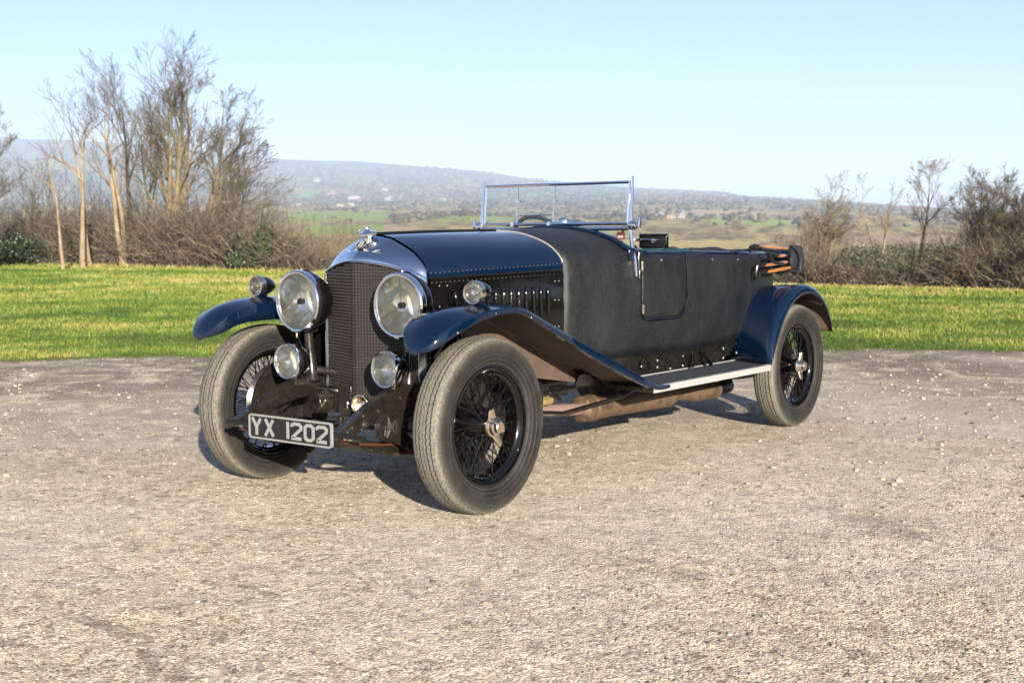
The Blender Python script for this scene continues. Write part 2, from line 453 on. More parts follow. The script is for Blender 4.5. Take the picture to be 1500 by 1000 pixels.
bonnet = mb.build('bonnet', ['blue', 'alu'], car)
hinge_mb.build('bonnet_hinge', ['dark'], bonnet)
def sidey(x): return interp(x, [(.09, .338), (1.045, .455)])
for s in (-1, 1):
    mb = MB(); rows = []
    for k in range(9):
        x = lerp(.092, 1.043, k/8); y = sidey(x); zt_ = lerp(1.062, 1.085, k/8)
        rows.append([(x, s*(y-.004), zt_), (x, s*y, zt_-.03), (x, s*(y+.004), .85), (x, s*y, .60)])
    mb.grid(rows)
    for k in range(32):
        p = bon((k+.5)/32, 0); mb.stud((p[0], s*(p[1]+.0025), p[2]-.022), .0020, 1)
    for zz in (.79, .93, 1.03):
        for x in (.15, .2, .97, 1.0): mb.stud((x, s*(sidey(x)+.005), zz), .004, 1)
    sp = mb.build('bonnet_side', ['black', 'alu'], car)
    for k in range(13):
        x = .256+.0552*k; y = sidey(x)+.002; mb = MB(); rows = []
        for q in range(8):
            t = q/7; z = lerp(.845, 1.008, t); d = .014*min(1, t*5+.2)*(1 if t < .86 else math.sqrt(max(0, 1-((t-.86)/.14)**2)))
            wd = .013*(1 if t < .86 else math.sqrt(max(.02, 1-((t-.86)/.14)**2)))
            rows.append([(x+wd*math.cos(a), s*(y+max(.0, d*math.sin(a))), z) for a in [math.pi*m/6 for m in range(7)]])
        mb.grid(rows); mb.build('louvre', ['black'], sp, solid=0)

# ---- body
def beltw(x): return interp(x, [(1.045, .455), (1.2, .497), (1.4, .545), (1.6, .580), (1.8, .598), (2.1, .610), (2.5, .610), (2.9, .592), (3.2, .558), (3.45, .505), (3.62, .440), (3.74, .350), (3.81, .22), (3.835, 0)])
def gz(z): return interp(z, [(.45, -.085), (.52, -.062), (.60, -.040), (.75, -.012), (.9, 0), (1.05, -.004), (1.16, -.018), (1.22, -.03)])
def btop(x): return interp(x, [(1.045, 1.08), (1.575, 1.188), (1.60, 1.184), (1.67, 1.166), (2.1, 1.165), (2.6, 1.156), (3.1, 1.146), (3.9, 1.14)])
def bbot(x): return interp(x, [(1.0, .585), (2.55, .585), (2.9, .61), (3.2, .70), (3.5, .86), (3.7, .95), (3.9, .98)])
def bodyy(x, z): return beltw(x)+gz(z)*min(1, beltw(x)/.5)
SE = [(0, 1.318), (.20, 1.305), (.36, 1.272), (.46, 1.237), (.525, 1.188)]
S0 = [(0, 1.300), (.150, 1.288), (.266, 1.259), (.347, 1.226), (.406, 1.186), (.445, 1.139), (.452, 1.10)]
se = resamp(SE, 14); s0 = resamp(S0, 14)
mb = MB(); rows = []
NX = 10
for k in range(NX+1):
    q = k/NX; x = lerp(1.045, 1.575, q); row = []
    top = [(lerp(s0[j][0], se[j][0], q**.9), lerp(s0[j][1], se[j][1], q**.9)) for j in range(14)]
    ez = top[-1][1]; x = lerp(1.045, 1.575, q)
    side = [(bodyy(x, z), z) for z in [lerp(ez, .585, m/10) for m in range(11)]]
    h = top[:-1]+side
    rows.append([(x, -y, z) for y, z in reversed(h)]+[(x, y, z) for y, z in h[1:]])
srow = rows; smb = mb
# painted bead where bonnet meets the scuttle, and painted cowl roll at its rear edge
mb = MB()
end = rows[-1][9:-9]
cowl = MB()
def off(row, dx, sc): return [(x+dx, y*sc, .9+(z-.9)*(1+(sc-1)*1.4)) for x, y, z in row]
cowl.grid([off(end, -.05, 1.006), off(end, -.03, 1.018), off(end, 0, 1.024), off(end, .02, 1.012), off(end, .03, .985)])
# tub
def tub(name, zt_f, zb_f, xs, mats, inset=0, nz=10):
    mb = MB(); rows = []
    pl = [(x, -1) for x in xs]+[(x, 1) for x in reversed(xs[:-1])]
    for x, s in pl:
        rows.append([(x, s*max(0, (bodyy(x, z) if beltw(x) > 0 else 0)-inset), z) for z in [lerp(zt_f(x), zb_f(x), m/nz) for m in range(nz+1)]])
    mb.grid(rows); return mb
xs = [1.575, 1.60, 1.63, 1.66, 1.75, 1.9, 2.1, 2.3, 2.5, 2.7, 2.9, 3.05, 3.2, 3.33, 3.45, 3.55, 3.63, 3.69, 3.74, 3.775, 3.80, 3.818, 3.83, 3.835]
smb.grid(srow)
tub_mb = tub('body', btop, bbot, xs, 0)
smb.add(tub_mb.v, tub_mb.f)
import bmesh
def weld(o, d=.0008):
    bm = bmesh.new(); bm.from_mesh(o.data); bmesh.ops.remove_doubles(bm, verts=bm.verts, dist=d); bmesh.ops.recalc_face_normals(bm, faces=bm.faces); bm.to_mesh(o.data); bm.free()
tb = smb.build('body', ['leather', 'green'], car, solid=.012, matoff=1, smooth=50); weld(tb)
mb = MB(); mb.tube([Vector(p)+Vector((-.002, 0, 0)) for p in srow[0]], .0032, 6); mb.build('scuttle_bead', ['alu'], tb)
cowl.build('cowl_roll', ['blue'], tb, solid=.004)
mb = MB()
mb.tube([(x, -(bodyy(x, btop(x))-.008), btop(x)+.002) for x in xs]+[(x, bodyy(x, btop(x))-.008, btop(x)+.002) for x in reversed(xs[:-1])], .012, 8, flat=.9)
mb.build('top_roll', ['blue'], tb)
for s in (-1, 1):
    mb = MB(); mb.tube([(x, s*(bodyy(x, .588)+.003), .588+.004*max(0, x-2.4)) for x in [1.06, 1.3, 1.6, 2, 2.4, 2.7]], .004, 6); mb.build('side_bead', ['dark'], tb)
for x in (1.83, 2.42, 2.78, 3.0):
    mb = MB(); mb.stud((x, -(bodyy(x, btop(x)-.035)+.006), btop(x)-.035), .010); mb.build('press_stud', ['chrome'], tb)
# lower body valance with round tail
for s in (-1, 1):
    mb = MB(); rows = []
    for k in range(15):
        x = lerp(1.1, 3.06, k/14); zt_ = .592+max(0, x-2.6)*.12; zb = .455 if x < 2.65 else .455+.17*((x-2.65)/.41)**2
        rows.append([(x, s*(bodyy(x, .59)-.004), zt_), (x, s*.515, lerp(zt_, zb, .5)), (x, s*.492, zb)])
    mb.grid(rows)
    for x, z in [(1.55, .50), (1.72, .52), (1.9, .54), (1.9, .50), (2.2, .545), (2.2, .485), (2.72, .55), (2.9, .57), (2.72, .49), (2.9, .51), (2.05, .48)]:
        mb.stud((x, s*(.528+.0*(z-.5)), z), .0075, 1)
    if s < 0: mat_simple('dull_black_sill', (.008, .0072, .006), .28, 0, .4, 20)
    o = mb.build('sill_panel', [bpy.data.materials['dull_black_sill'], 'alu'], car)
    mb = MB(); mb.tube([(2.33, s*.52, .565), (2.36, s*.545, .572), (2.40, s*.555, .55), (2.45, s*.56, .50), (2.5, s*.56, .468)], .013, 8)
    mb.box((2.31, s*.53, .52), (.025, .02, .11)); mb.build('body_bracket', ['black'], o, bevel=.002)
    mb = MB(); mb.box((1.75, s*.53, .53), (.05, .02, .07)); mb.tube([(1.69, s*.54, .545), (1.78, s*.55, .55), (1.8, s*.55, .50)], .01, 7); mb.build('body_bracket', ['dark'], o, bevel=.002)
# door (near side only shows; this body has one door on this side)
mb = MB(); rows = []
dx0, dx1 = 1.635, 2.095
def dbot(x):
    v = .790
    if x < dx0+.06: v += .05*(1-math.sqrt(max(0, 1-((dx0+.06-x)/.06)**2)))
    if x > dx1-.11: v += .10*(1-math.sqrt(max(0, 1-((x-dx1+.11)/.11)**2)))
    return v
xd = [dx0+(dx1-dx0)*k/24 for k in range(25)]
for x in xd:
    rows.append([(x, -(bodyy(x, z)+.005), z) for z in [lerp(btop(x)-.002, dbot(x), m/10) for m in range(11)]])
mb.grid(rows); door = mb.build('door', ['leather'], car, solid=.005)
out = [(dx0, -(bodyy(dx0, z)+.007), z) for z in [1.163-.033*k for k in range(10)]]+[(x, -(bodyy(x, dbot(x))+.007), dbot(x)) for x in xd[0:]]+[(dx1, -(bodyy(dx1, z)+.007), z) for z in [.905+.032*k for k in range(9)]]
mb = MB(); mb.tube(out, .0078, 6); mb.build('door_edge_bead', ['black'], door)
mb = MB()
for z in (.855, 1.10):
    mb.tube([(dx0-.006, -(bodyy(dx0, z)+.014), z-.025), (dx0-.006, -(bodyy(dx0, z)+.014), z+.025)], .0075, 8)
mb.tube([(dx0-.006, -(bodyy(dx0, z)+.010), z) for z in (.86, .95, 1.03, 1.09)], .003, 5)
mb.build('hinge', ['nickel'], door)
# seats and floor
mb = MB(); mb.box((2.5, 0, .60), (2.1, 1.0, .03)); mb.build('cockpit_floor', ['dark'], car)
def seat(x, y0, y1, zt_, npl, nm='seat'):
    mb = MB(); rows = []
    w = (y1-y0)/npl
    for k in range(npl*4+1):
        y = y0+w*k/4; b = .012*abs(math.sin(k/4*math.pi)); prof = []
        for a in range(9):
            an = math.pi*a/8; prof.append((x+.05*math.cos(an)*-1+.0, y, zt_-.05+(.05+b)*math.sin(an)))
        rows.append([(x-.05-.06-b, y, .75)]+prof+[(x+.05, y, .72)])
    mb.grid(rows)
    mb.box((x-.28, (y0+y1)/2, .70), (.48, y1-y0, .14))
    return mb.build(nm, ['green'], car, bevel=.01)
seat(2.28, -.53, -.03, 1.182, 7); seat(2.28, .03, .53, 1.15, 7); seat(3.35, -.45, .45, 1.12, 12)

# ---- windscreen
WT = .022
def wsx(z): return 1.588+(z-1.324)*.09
mb = MB()
mb.tube([(wsx(1.568), -.515, 1.568), (wsx(1.568), .515, 1.568)], .0085, 8)
mb.tube([(wsx(1.336), -.515, 1.336), (wsx(1.336), .515, 1.336)], .0095, 8)
mb.tube([(wsx(1.31)-.006, -.525, 1.308), (wsx(1.31)-.006, .525, 1.308)], .0115, 8)
for s in (-1, 1): mb.tube([(wsx(1.33), s*.512, 1.33), (wsx(1.575), s*.512, 1.575)], .0075, 8)
ws = mb.build('windscreen_frame', ['chrome'], car)
mb = MB()
g = [(wsx(1.345), -.505, 1.345), (wsx(1.345), .505, 1.345), (wsx(1.562), .505, 1.562), (wsx(1.562), -.505, 1.562)]
mb.add(g, [(0, 1, 2, 3)]); mb.build('windscreen_glass', ['glass'], ws, fixn=False)
for s in (-1, 1):
    mb = MB()
    mb.tube([(wsx(1.60), s*.532, 1.600), (wsx(1.45), s*.533, 1.45), (wsx(1.33), s*.535, 1.33), (1.582, s*.542, 1.25), (1.578, s*.552, 1.19), (1.57, s*.578, 1.12), (1.565, s*.588, 1.04)], [.007, .009, .013, .011, .012, .011, .008], 10, flat=.7)
    mb.box((1.60, s*.587, 1.13), (.03, .008, .10)); mb.box((1.605, s*.590, 1.05), (.03, .008, .045))
    mb.build('windscreen_post', ['chrome'], ws, bevel=.002)
    mb = MB(); mb.lathe([(0, 0), (0, .022), (.01, .026), (.03, .026), (.045, .018), (.05, 0)], (wsx(1.325)-.004, s*.53, 1.325), (0, s, 0), 20)
    mb.tube([(wsx(1.325)+.01, s*.59, 1.372), (wsx(1.325)-.0, s*.588, 1.325), (wsx(1.325)+.012, s*.592, 1.28)], [.006, .010, .006], 8)
    mb.tube([(wsx(1.325), s*.55, 1.325), (wsx(1.325), s*.59, 1.325)], .008, 8)
    mb.build('wing_nut', ['chrome'], ws)
for y in (.28, .012):
    mb = MB(); mb.tube([(wsx(1.34)+.02, y, 1.342), (wsx(1.40)+.02, y+.008, 1.40), (wsx(1.46)+.015, y-.006, 1.468)], [.0075, .006, .004], 6)
    mb.tube([(wsx(1.46)+.012, y-.006, 1.46), (wsx(1.56)+.006, y-.006, 1.562)], .0035, 5)
    mb.box((wsx(1.47)+.012, y-.006, 1.472), (.012, .035, .007)); mb.lathe([(0, 0), (0, .013), (.03, .013), (.034, 0)], (wsx(1.345)-.016, y+.012, 1.338), (1, 0, 0), 12)
    mb.build('wiper', ['chrome'], ws)
mb = MB(); mb.tube([(wsx(1.39)+.03, .27, 1.388), (wsx(1.39)+.03, .03, 1.392)], .003, 5); mb.build('wiper_link', ['chrome'], ws)
mb = MB(); mb.box((1.60, -.462, 1.268), (.012, .046, .040), 0); mb.box((1.594, -.462, 1.262), (.004, .036, .016), 1); mb.box((1.60, -.475, 1.295), (.01, .012, .02), 0)
mb.build('licence_holder', ['red', 'white'], ws, bevel=.001)
# interior mirror and steering wheel
mb = MB(); mb.lathe([(0, .03), (.004, .034), (.018, .03), (.03, .012), (.032, 0)], (1.66, -.02, 1.345), (-1, -.2, 0), 20); mb.tube([(1.68, -.02, 1.345), (1.7, -.1, 1.34), (1.72, -.14, 1.345)], [.02, .022, .008], 10)
mb.build('instrument_hood', ['chrome'], ws)
mb = MB(); cst = Vector((1.98, .36, 1.20)); axs = Vector((1, 0, .55)).normalized(); u1 = Vector((0, 1, 0)); u2 = axs.cross(u1).normalized()
rows = []
for k in range(48):
    an = 2*math.pi*k/48; cdir = u1*math.cos(an)+u2*math.sin(an); c = cst+cdir*.212
    rows.append([c+cdir*.013*math.cos(b)+axs*.013*math.sin(b) for b in [2*math.pi*m/8 for m in range(8)]])
mb.grid(rows, cu=True, cv=True)
stw = mb.build('steering_wheel', ['fab_plain'], car)
mb = MB()
for an in (.5, 2.1, 3.65, 5.2): mb.tube([cst, cst+(u1*math.cos(an)+u2*math.sin(an))*.205], [.009, .006], 6)
mb.tube([cst+axs*.02, cst-axs*.6], .018, 10); mb.build('steering_spokes', ['dark'], stw)
# side mirror
mb = MB()
rr = [(-.5, -.5), (.5, -.5), (.5, .5), (-.5, .5)]
mb.box((1.75, -.588, 1.237), (.016, .185, .082), 0); mb.tube([(1.74, -.50, 1.272), (1.738, -.676, 1.272)], .006, 6); mb.box((1.743, -.588, 1.237), (.004, .172, .068), 1)
mir = mb.build('side_mirror', ['black', 'dark'], car, bevel=.003)
mb = MB(); mb.tube([(1.60, -.55, 1.245), (1.66, -.50, 1.247), (1.725, -.52, 1.245), (1.73, -.64, 1.243)], [.008, .013, .007, .005], 8); mb.lathe([(0, 0), (0, .014), (.02, .012), (.02, 0)], (1.722, -.6, 1.238), (1, 0, 0), 12)
mb.build('mirror_arm', ['chrome'], mir)

# ---- folded hood
hood = None
mb = MB()
path = [(3.30, .615, 1.10), (3.5, .605, 1.10), (3.68, .58, 1.10), (3.80, .52, 1.095), (3.88, .42, 1.09), (3.94, .25, 1.085), (3.96, 0, 1.08)]
full = [(x, -y, z) for x, y, z in path]+[(x, y, z) for x, y, z in reversed(path[:-1])]
pp = crom(full, 4); rows = []
for k, p in enumerate(pp):
    a = Vector(pp[max(0, k-1)]); b = Vector(pp[min(len(pp)-1, k+1)]); t = (b-a).normalized(); nn = Vector((t.y, -t.x, 0)).normalized()
    row = []
    sag = .012*math.sin(k*1.9)+.008*math.sin(k*.7+1)
    wide = .030 if (k < 10 or k > len(pp)-11) else .052
    hh = .092
    for m in range(14):
        an = 2*math.pi*m/14; cx = math.copysign(abs(math.cos(an))**.45, math.cos(an)); cz = math.copysign(abs(math.sin(an))**.7, math.sin(an))
        row.append(Vector(p)+nn*(cx*(wide+.008*math.sin(m*2.3+k*.8)))+Vector((0, 0, cz*(hh+sag)+.006*math.sin(k*2.1+m)+(.02 if cz < 0 and k % 5 == 0 else 0))))
    rows.append(row)
k0, k1 = 7, len(rows)-7
mb.grid(rows[k0:k1], cv=True)
mb.add(rows[k0], [tuple(range(14))]); mb.add(rows[k1-1], [tuple(range(14))])
hood = mb.build('folded_hood', ['fab_plain'], car, subsurf=1)
for s in (-1, 1):
    for (x0, z0, x1, z1, h_, y) in ((3.00, 1.198, 3.47, 1.178, .026, .625), (3.26, 1.132, 3.44, 1.130, .026, .628), (3.06, 1.072, 3.44, 1.088, .027, .638), (3.09, 1.030, 3.50, 1.052, .030, .642)):
        mb = MB(); a = Vector((x0, s*y, z0)); b = Vector((x1, s*(y-.018), z1)); n = 7
        mb.tube([lerp(a, b, k/n) for k in range(n+1)], [h_*.28, h_*.42]+[h_*.5]*(n-3)+[h_*.5, h_*.42], 10, flat=.8)
        st = mb.build('hood_stick', ['wood'], hood)
        mb = MB(); mb.tube([a+Vector((-.10, 0, -.012)), a+Vector((-.04, s*.0, .001)), a+Vector((.02, 0, 0))], [.008, .009, .007], 6); mb.build('stick_ferrule', ['dark'], st)
    mb = MB()
    mb.tube([(2.885, s*.622, 1.165), (2.90, s*.622, 1.192), (2.95, s*.62, 1.205), (3.02, s*.62, 1.200)], [.012, .013, .011, .008], 7)
    mb.tube([(2.97, s*.63, .985), (2.955, s*.632, 1.03), (2.965, s*.635, 1.07), (3.0, s*.638, 1.085), (3.08, s*.638, 1.075)], [.012, .011, .010, .009, .008], 7)
    mb.tube([(2.99, s*.64, 1.0), (2.985, s*.642, 1.03), (3.01, s*.644, 1.045), (3.10, s*.644, 1.035)], [.008, .008, .008, .007], 7)
    mb.tube([(3.02, s*.63, 1.185), (3.15, s*.64, 1.15), (3.27, s*.64, 1.135)], .010, 6); mb.tube([(3.12, s*.64, 1.13), (3.2, s*.645, 1.09), (3.34, s*.645, 1.075)], .011, 6)
    mb.tube([(2.6, s*.605, 1.160), (2.9, s*.61, 1.178), (3.1, s*.60, 1.182), (3.35, s*.58, 1.165)], [.003, .01, .012, .01], 6)
    mb.build('hood_iron', ['dark'], hood)
    mb = MB()
    mb.lathe([(0, 0), (0, .05), (.012, .055), (.02, .04), (.022, 0)], (3.50, s*.632, 1.095), (0, s, 0), 20)
    mb.tube([(3.50, s*.62, 1.195), (3.56, s*.635, 1.16), (3.60, s*.64, 1.10), (3.59, s*.64, 1.03), (3.55, s*.63, 1.005)], .018, 8, flat=.4)
    mb.tube([(3.48, s*.64, 1.03), (3.56, s*.645, 1.018), (3.66, s*.62, 1.02)], .02, 8, flat=.5)
    mb.build('hood_strap', ['fab_plain'], hood)

# ---- front wings
FF = [  # x, y_in, z_in, lip_in, z_c, y_out, z_out, lip_out
 (-.447, .700, .762, .004, .766, .712, .762, .004), (-.442, .675, .785, .014, .796, .742, .785, .014), (-.425, .640, .812, .034, .832, .775, .811, .032), (-.385, .600, .855, .056, .878, .805, .850, .048),
 (-.32, .582, .898, .068, .920, .824, .886, .050), (-.22, .572, .925, .078, .947, .836, .918, .044), (-.10, .565, .938, .086, .958, .842, .938, .032), (.04, .560, .938, .09, .960, .842, .946, .026),
 (.16, .545, .930, .08, .952, .840, .938, .028), (.28, .515, .900, .05, .925, .838, .895, .032), (.40, .490, .850, .02, .872, .835, .847, .036), (.55, .482, .788, .01, .806, .832, .790, .042),
 (.85, .482, .667, .01, .684, .830, .672, .050), (1.15, .482, .550, .01, .566, .830, .556, .046), (1.32, .482, .487, .01, .500, .830, .492, .038), (1.43, .482, .458, .008, .466, .830, .462, .026), (1.52, .482, .453, .006, .458, .828, .457, .018)]
def wing_rows(s):
    rows = []
    for (x, yi, zi, li, zc, yo, zo, lo) in crom(FF, 5):
        row = [(x+li*.15, yi-.004, zi-li), (x, yi-.002, zi-li*.5), (x, yi, zi)]
        for m in range(1, 9):
            t = m/9; y = lerp(yi, yo, t); base = lerp(zi, zo, t); mid = (zi+zo)/2
            row.append((x, y, base+(zc-mid)*math.sin(math.pi*t)**1.15))
        row += [(x, yo, zo), (x+.0, yo+.008, zo-lo*.35), (x+.002, yo+.007, zo-lo), (x+.004, yo-.004, zo-lo-.004)]
        rows.append([(a, s*b, c) for a, b, c in row])
    return rows
for s in (-1, 1):
    mb = MB(); rows = wing_rows(s); mb.grid(rows)
    w = mb.build('front_wing', ['blue', 'mud'], car, solid=.005, matoff=1, smooth=32)
    # make sure outside faces up
    mb = MB(); vr = []
    for k in range(17):
        x = lerp(.06, 1.47, k/16)
        zt_ = interp(x, [(0, .86), (.16, .855), (.28, .86), (.4, .832), (.55, .775), (.85, .655), (1.15, .54), (1.32, .476), (1.5, .445)])
        zb = interp(x, [(.0, .60), (.1, .57), (.4, .552), (.76, .538), (1.25, .462), (1.47, .432)])
        yv = interp(x, [(0, .545), (.2, .50), (.4, .478), (1.5, .474)])
        if x < .12: zb = .62
        vr.append([(x, s*yv, zt_), (x, s*(yv-.004), (zt_+zb)/2), (x, s*(yv-.002), zb)])
    mb.grid(vr, 0); mb.grid([[(x, y-s*.006, z) for x, y, z in r_] for r_ in vr], 1); mb.build('wing_valance', ['mud', 'black'], w)
    mb = MB(); mb.tube([(-.30, s*.59, .845), (-.1, s*.572, .852), (.02, s*.562, .85), (.06, s*.55, .80), (.065, s*.545, .70), (.06, s*.54, .62)], .006, 6)
    mb.build('wing_edge_wire', ['black'], w); mb = MB(); mb.tube([(.0, s*.45, .70), (.0, s*.56, .84), (-.0, s*.60, .87), (.0, s*.70, .90), (.0, s*.83, .915)], .010, 7)
    mb.build('wing_stay', ['black'], w)
    for x, y, z in ((-.30, .835, .853), (-.05, .848, .925), (.22, .846, .893)):
        mb = MB(); mb.stud((x, s*y, z), .005); mb.build('wing_bolt', ['alu'], w)

# ---- rear wings
for s in (-1, 1):
    mb = MB(); rows = []; C0 = (3.30, .42)
    for k in range(37):
        a = lerp(175.5, 24, k/36); t = k/36; ar = R_(a)
        fr = max(0, (a-118)/60); bk = max(0, (60-a)/36)
        Rc = .525; Rl = lerp(.468, .528, max(0, (a-150)/26)**1.5)
        if bk > 0: Rc = lerp(.525, .475, bk**1.6); Rl = lerp(.468, .455, bk)
        row = []
        for m in range(13):
            if m <= 8: u = m/8; y = lerp(.46, .795, u); r_ = Rc+.004*math.sin(u*math.pi)-.205*(fr**1.6)*(1-u)**1.1-.02*(1-u)*(1-fr if fr < 1 else 0)
            else: u = (m-8)/4; y = .795+.045*math.sin(u*math.pi/2); r_ = lerp(Rc, Rl, (1-math.cos(u*math.pi/2)))
            row.append((C0[0]+r_*math.cos(ar), s*y, C0[1]+r_*math.sin(ar)))
        rows.append(row)
    mb.grid(rows)
    rw = mb.build('rear_wing', ['black' if s > 2 else 'blue', 'mud'], car, solid=.005, matoff=1, smooth=50)
    mb = MB(); rows = []
    for k in range(14):
        a = R_(lerp(150, 26, k/13)); rows.append([(3.30+r_*math.cos(a), s*(.462+.03*(1-(r_-.40)/.12)*0), .42+r_*math.sin(a)) for r_ in (.40, .46, .515)])
    mb.grid(rows); mb.build('wing_valance', ['mud'], rw, solid=.004)
    mb = MB()
    mb.tube([(3.45, s*.46, .87), (3.5, s*.65, .865), (3.55, s*.83, .80)], .010, 6)
    mb.build('wing_stay', ['chassis'], rw)

# ---- running boards
for s in (-1, 1):
    mb = MB()
    vs = [(1.36, -.482), (1.36, -.822), (2.775, -.822), (2.98, -.482)]
    z1, z0 = .452, .424
    mb.add([(x, y*-s, z1-.002) for x, y in vs]+[(x, y*-s, z0) for x, y in vs], [(0, 1, 2, 3), (4, 5, 6, 7), (0, 1, 5, 4), (1, 2, 6, 5), (2, 3, 7, 6), (3, 0, 4, 7)])
    rb = mb.build('running_board', ['chassis'], car)
    mb = MB()
    vi = [(1.42, -.500), (1.42, -.800), (2.765, -.800), (2.945, -.500)]
    mb.add([(x, y*-s, z1+.003) for x, y in vi]+[(x, y*-s, z1-.002) for x, y in vi], [(0, 1, 2, 3), (0, 1, 5, 4), (1, 2, 6, 5), (2, 3, 7, 6), (3, 0, 4, 7)])
    mb.build('tread_mat', ['mat'], rb)
    mb = MB()
    loop = [(1.37, -.490), (1.37, -.815), (2.775, -.815), (2.965, -.490)]
    for (a, b, w_) in ((loop[1], loop[2], .030), (loop[2], loop[3], .014), (loop[0], loop[3], .014)):
        a = Vector((a[0], a[1]*-s, 0)); b = Vector((b[0], b[1]*-s, 0)); d = (b-a); L_ = d.length; an = math.atan2(d.y, d.x)
        if w_ > .02: mb.box(((a.x+b.x)/2, -s*-.822*1.0*1, (z1+z0)/2+.002), (L_+.012, .010, z1-z0+.008)); mb.box(((a.x+b.x)/2, -s*-.812, z1+.004), (L_+.012, .024, .005))
        else: mb.box(((a.x+b.x)/2, (a.y+b.y)/2, z1+.005), (L_, w_, .006), rot=Matrix.Rotation(an, 3, 'Z'))
    for x in (1.72, 2.1, 2.5): mb.stud((x, -s*-.828, .44), .006)
    mb.build('edge_strip', ['alu'], rb, bevel=.0015)

# ---- wheels
TR = .72
def wheel(x, s, rear, steer=0.0):
    yo = TR if not rear else .714
    out = Vector((0, s, 0))
    P0 = Vector((x, s*yo, .407))
    # tyre
    half = [(.040, .262, 0), (.052, .268, 0), (.062, .282, 0), (.0665, .286, .25), (.067, .289, .05), (.0665, .292, 0), (.072, .303, 0), (.0738, .3045, .3), (.0736, .307, .05), (.0735, .309, 0), (.0785, .326, 0), (.0805, .3275, .3), (.0800, .330, 0), (.0815, .348, .05), (.0805, .360, .1), (.0815, .3625, .15), (.0795, .368, .1), (.0795, .3715, .2), (.0770, .378, .3), (.0735, .3855, .45), (.070, .3895, .7), (.068, .392, .85), (.0655, .3955, 1), (.058, .3998, 1), (.050, .4025, 1),
            (.0442, .4038, 1), (.0440, .4028, 0), (.0436, .3955, 0), (.0388, .3955, 0), (.0384, .4036, 0), (.0382, .4046, 1), (.030, .4058, 1), (.0222, .4064, 1), (.0220, .4054, 0), (.0216, .3975, 0), (.0168, .3975, 0), (.0164, .4058, 0), (.0162, .4068, 1), (.008, .407, 1)]
    prof = half+[(.002, .407, 1), (.0018, .4, 0), (-.0018, .4, 0), (-.002, .407, 1)]+[(-a, r, d) for a, r, d in reversed(half)]
    mb = MB(); n = 168; vs = []; at = []
    for j in range(n):
        an = 2*math.pi*j/n; zz = (.0021 if j % 2 else -.0021)
        for (a, r_, d) in prof:
            a2 = a+(zz if (r_ > .3950 and abs(a) < .045) else 0)
            vs.append(P0+out*a2+Vector((r_*math.cos(an), 0, r_*math.sin(an)))); at.append(d)
    K = len(prof); fs = []
    for j in range(n):
        for k in range(K-1):
            a = j*K+k; b = ((j+1) % n)*K+k; fs.append((a, b, b+1, a+1))
    mb.add(vs, fs, 0, at)
    rim = MB()
    rim.lathe([(.058, .262), (.060, .268), (.058, .273), (.053, .272), (.049, .262), (.044, .254), (.034, .250), (.026, .240), (-.026, .240), (-.034, .250), (-.044, .254), (-.049, .262), (-.053, .272), (-.058, .273), (-.060, .268), (-.056, .258), (-.04, .258), (.04, .258)], P0, out, 72, closed=True)
    wh = rim.build('wheel', ['black'], car)
    mb.build('tyre', ['tyre'], wh, smooth=30, attr='dust')
    hb = MB(); hb.lathe([(-.075, 0), (-.075, .082), (-.062, .084), (-.058, .062), (-.03, .052), (.03, .043), (.045, .042), (.048, .052), (.056, .052), (.058, .034), (.07, .032), (.07, 0)], P0, out, 36)
    hb.build('hub', ['black'], wh)
    sp = MB(); nip = MB()
    for st_, (ah, rh, ar, rr_, cnt, tw) in enumerate(((.050, .048, .018, .242, 24, .42), (-.060, .078, -.018, .242, 24, .50), (-.055, .074, .006, .242, 24, .28))):
        for k in range(cnt):
            a0 = 2*math.pi*(k+.33*st_)/cnt; d = tw if k % 2 else -tw
            p = P0+out*ah+Vector((rh*math.cos(a0+d), 0, rh*math.sin(a0+d))); q = P0+out*(ar+(.008 if k % 4 < 2 else -.004))+Vector((rr_*math.cos(a0), 0, rr_*math.sin(a0)))
            sp.tube([p, q], .0031, 5, cap=False); dd = (p-q).normalized(); sp.tube([q, q+dd*.014], .0042, 5); nip.stud(q+dd*.015, .0022)
    sp.add(nip.v, nip.f, 1); sp.build('wire_spokes', ['black', 'alu'], wh)
    kn = MB(); kn.lathe([(.060, 0), (.060, .050), (.070, .053), (.078, .050), (.080, .042), (.094, .038), (.097, .030), (.112, .028), (.116, .024), (.117, 0)], P0, out, 36)
    ea = R_(112 if not rear else 90)
    for e in (0, math.pi):
        dirv = Vector((math.cos(ea+e), 0, math.sin(ea+e))); sd = Vector((-dirv.z, 0, dirv.x)); rows = []
        for q in range(7):
            t = q/6; r_ = .035+.054*t; hw = lerp(.030, .017, t)*(1 if t < .85 else .75); hh = lerp(.012, .008, t); lift = .074+.012*t
            c = P0+out*lift+dirv*r_; rows.append([c+sd*hw*math.cos(m*math.pi/4)+out*hh*math.sin(m*math.pi/4) for m in range(8)])
        kn.grid(rows, cv=True); kn.add(rows[-1], [tuple(range(8))])
    kn.build('knock_off_nut', ['nickel'], wh)
    dr = MB(); dr.lathe([(-.078, 0), (-.078, .19), (-.070, .205), (-.082, .212), (-.088, .205), (-.094, .212), (-.10, .205), (-.106, .212), (-.112, .205), (-.118, .212), (-.135, .212), (-.138, .20), (-.14, .08), (-.165, .07), (-.165, 0)], P0, out, 48)
    dr.build('brake_drum', ['chassis'], wh)
for s in (-1, 1): wheel(0, s, False); wheel(3.302, s, True)

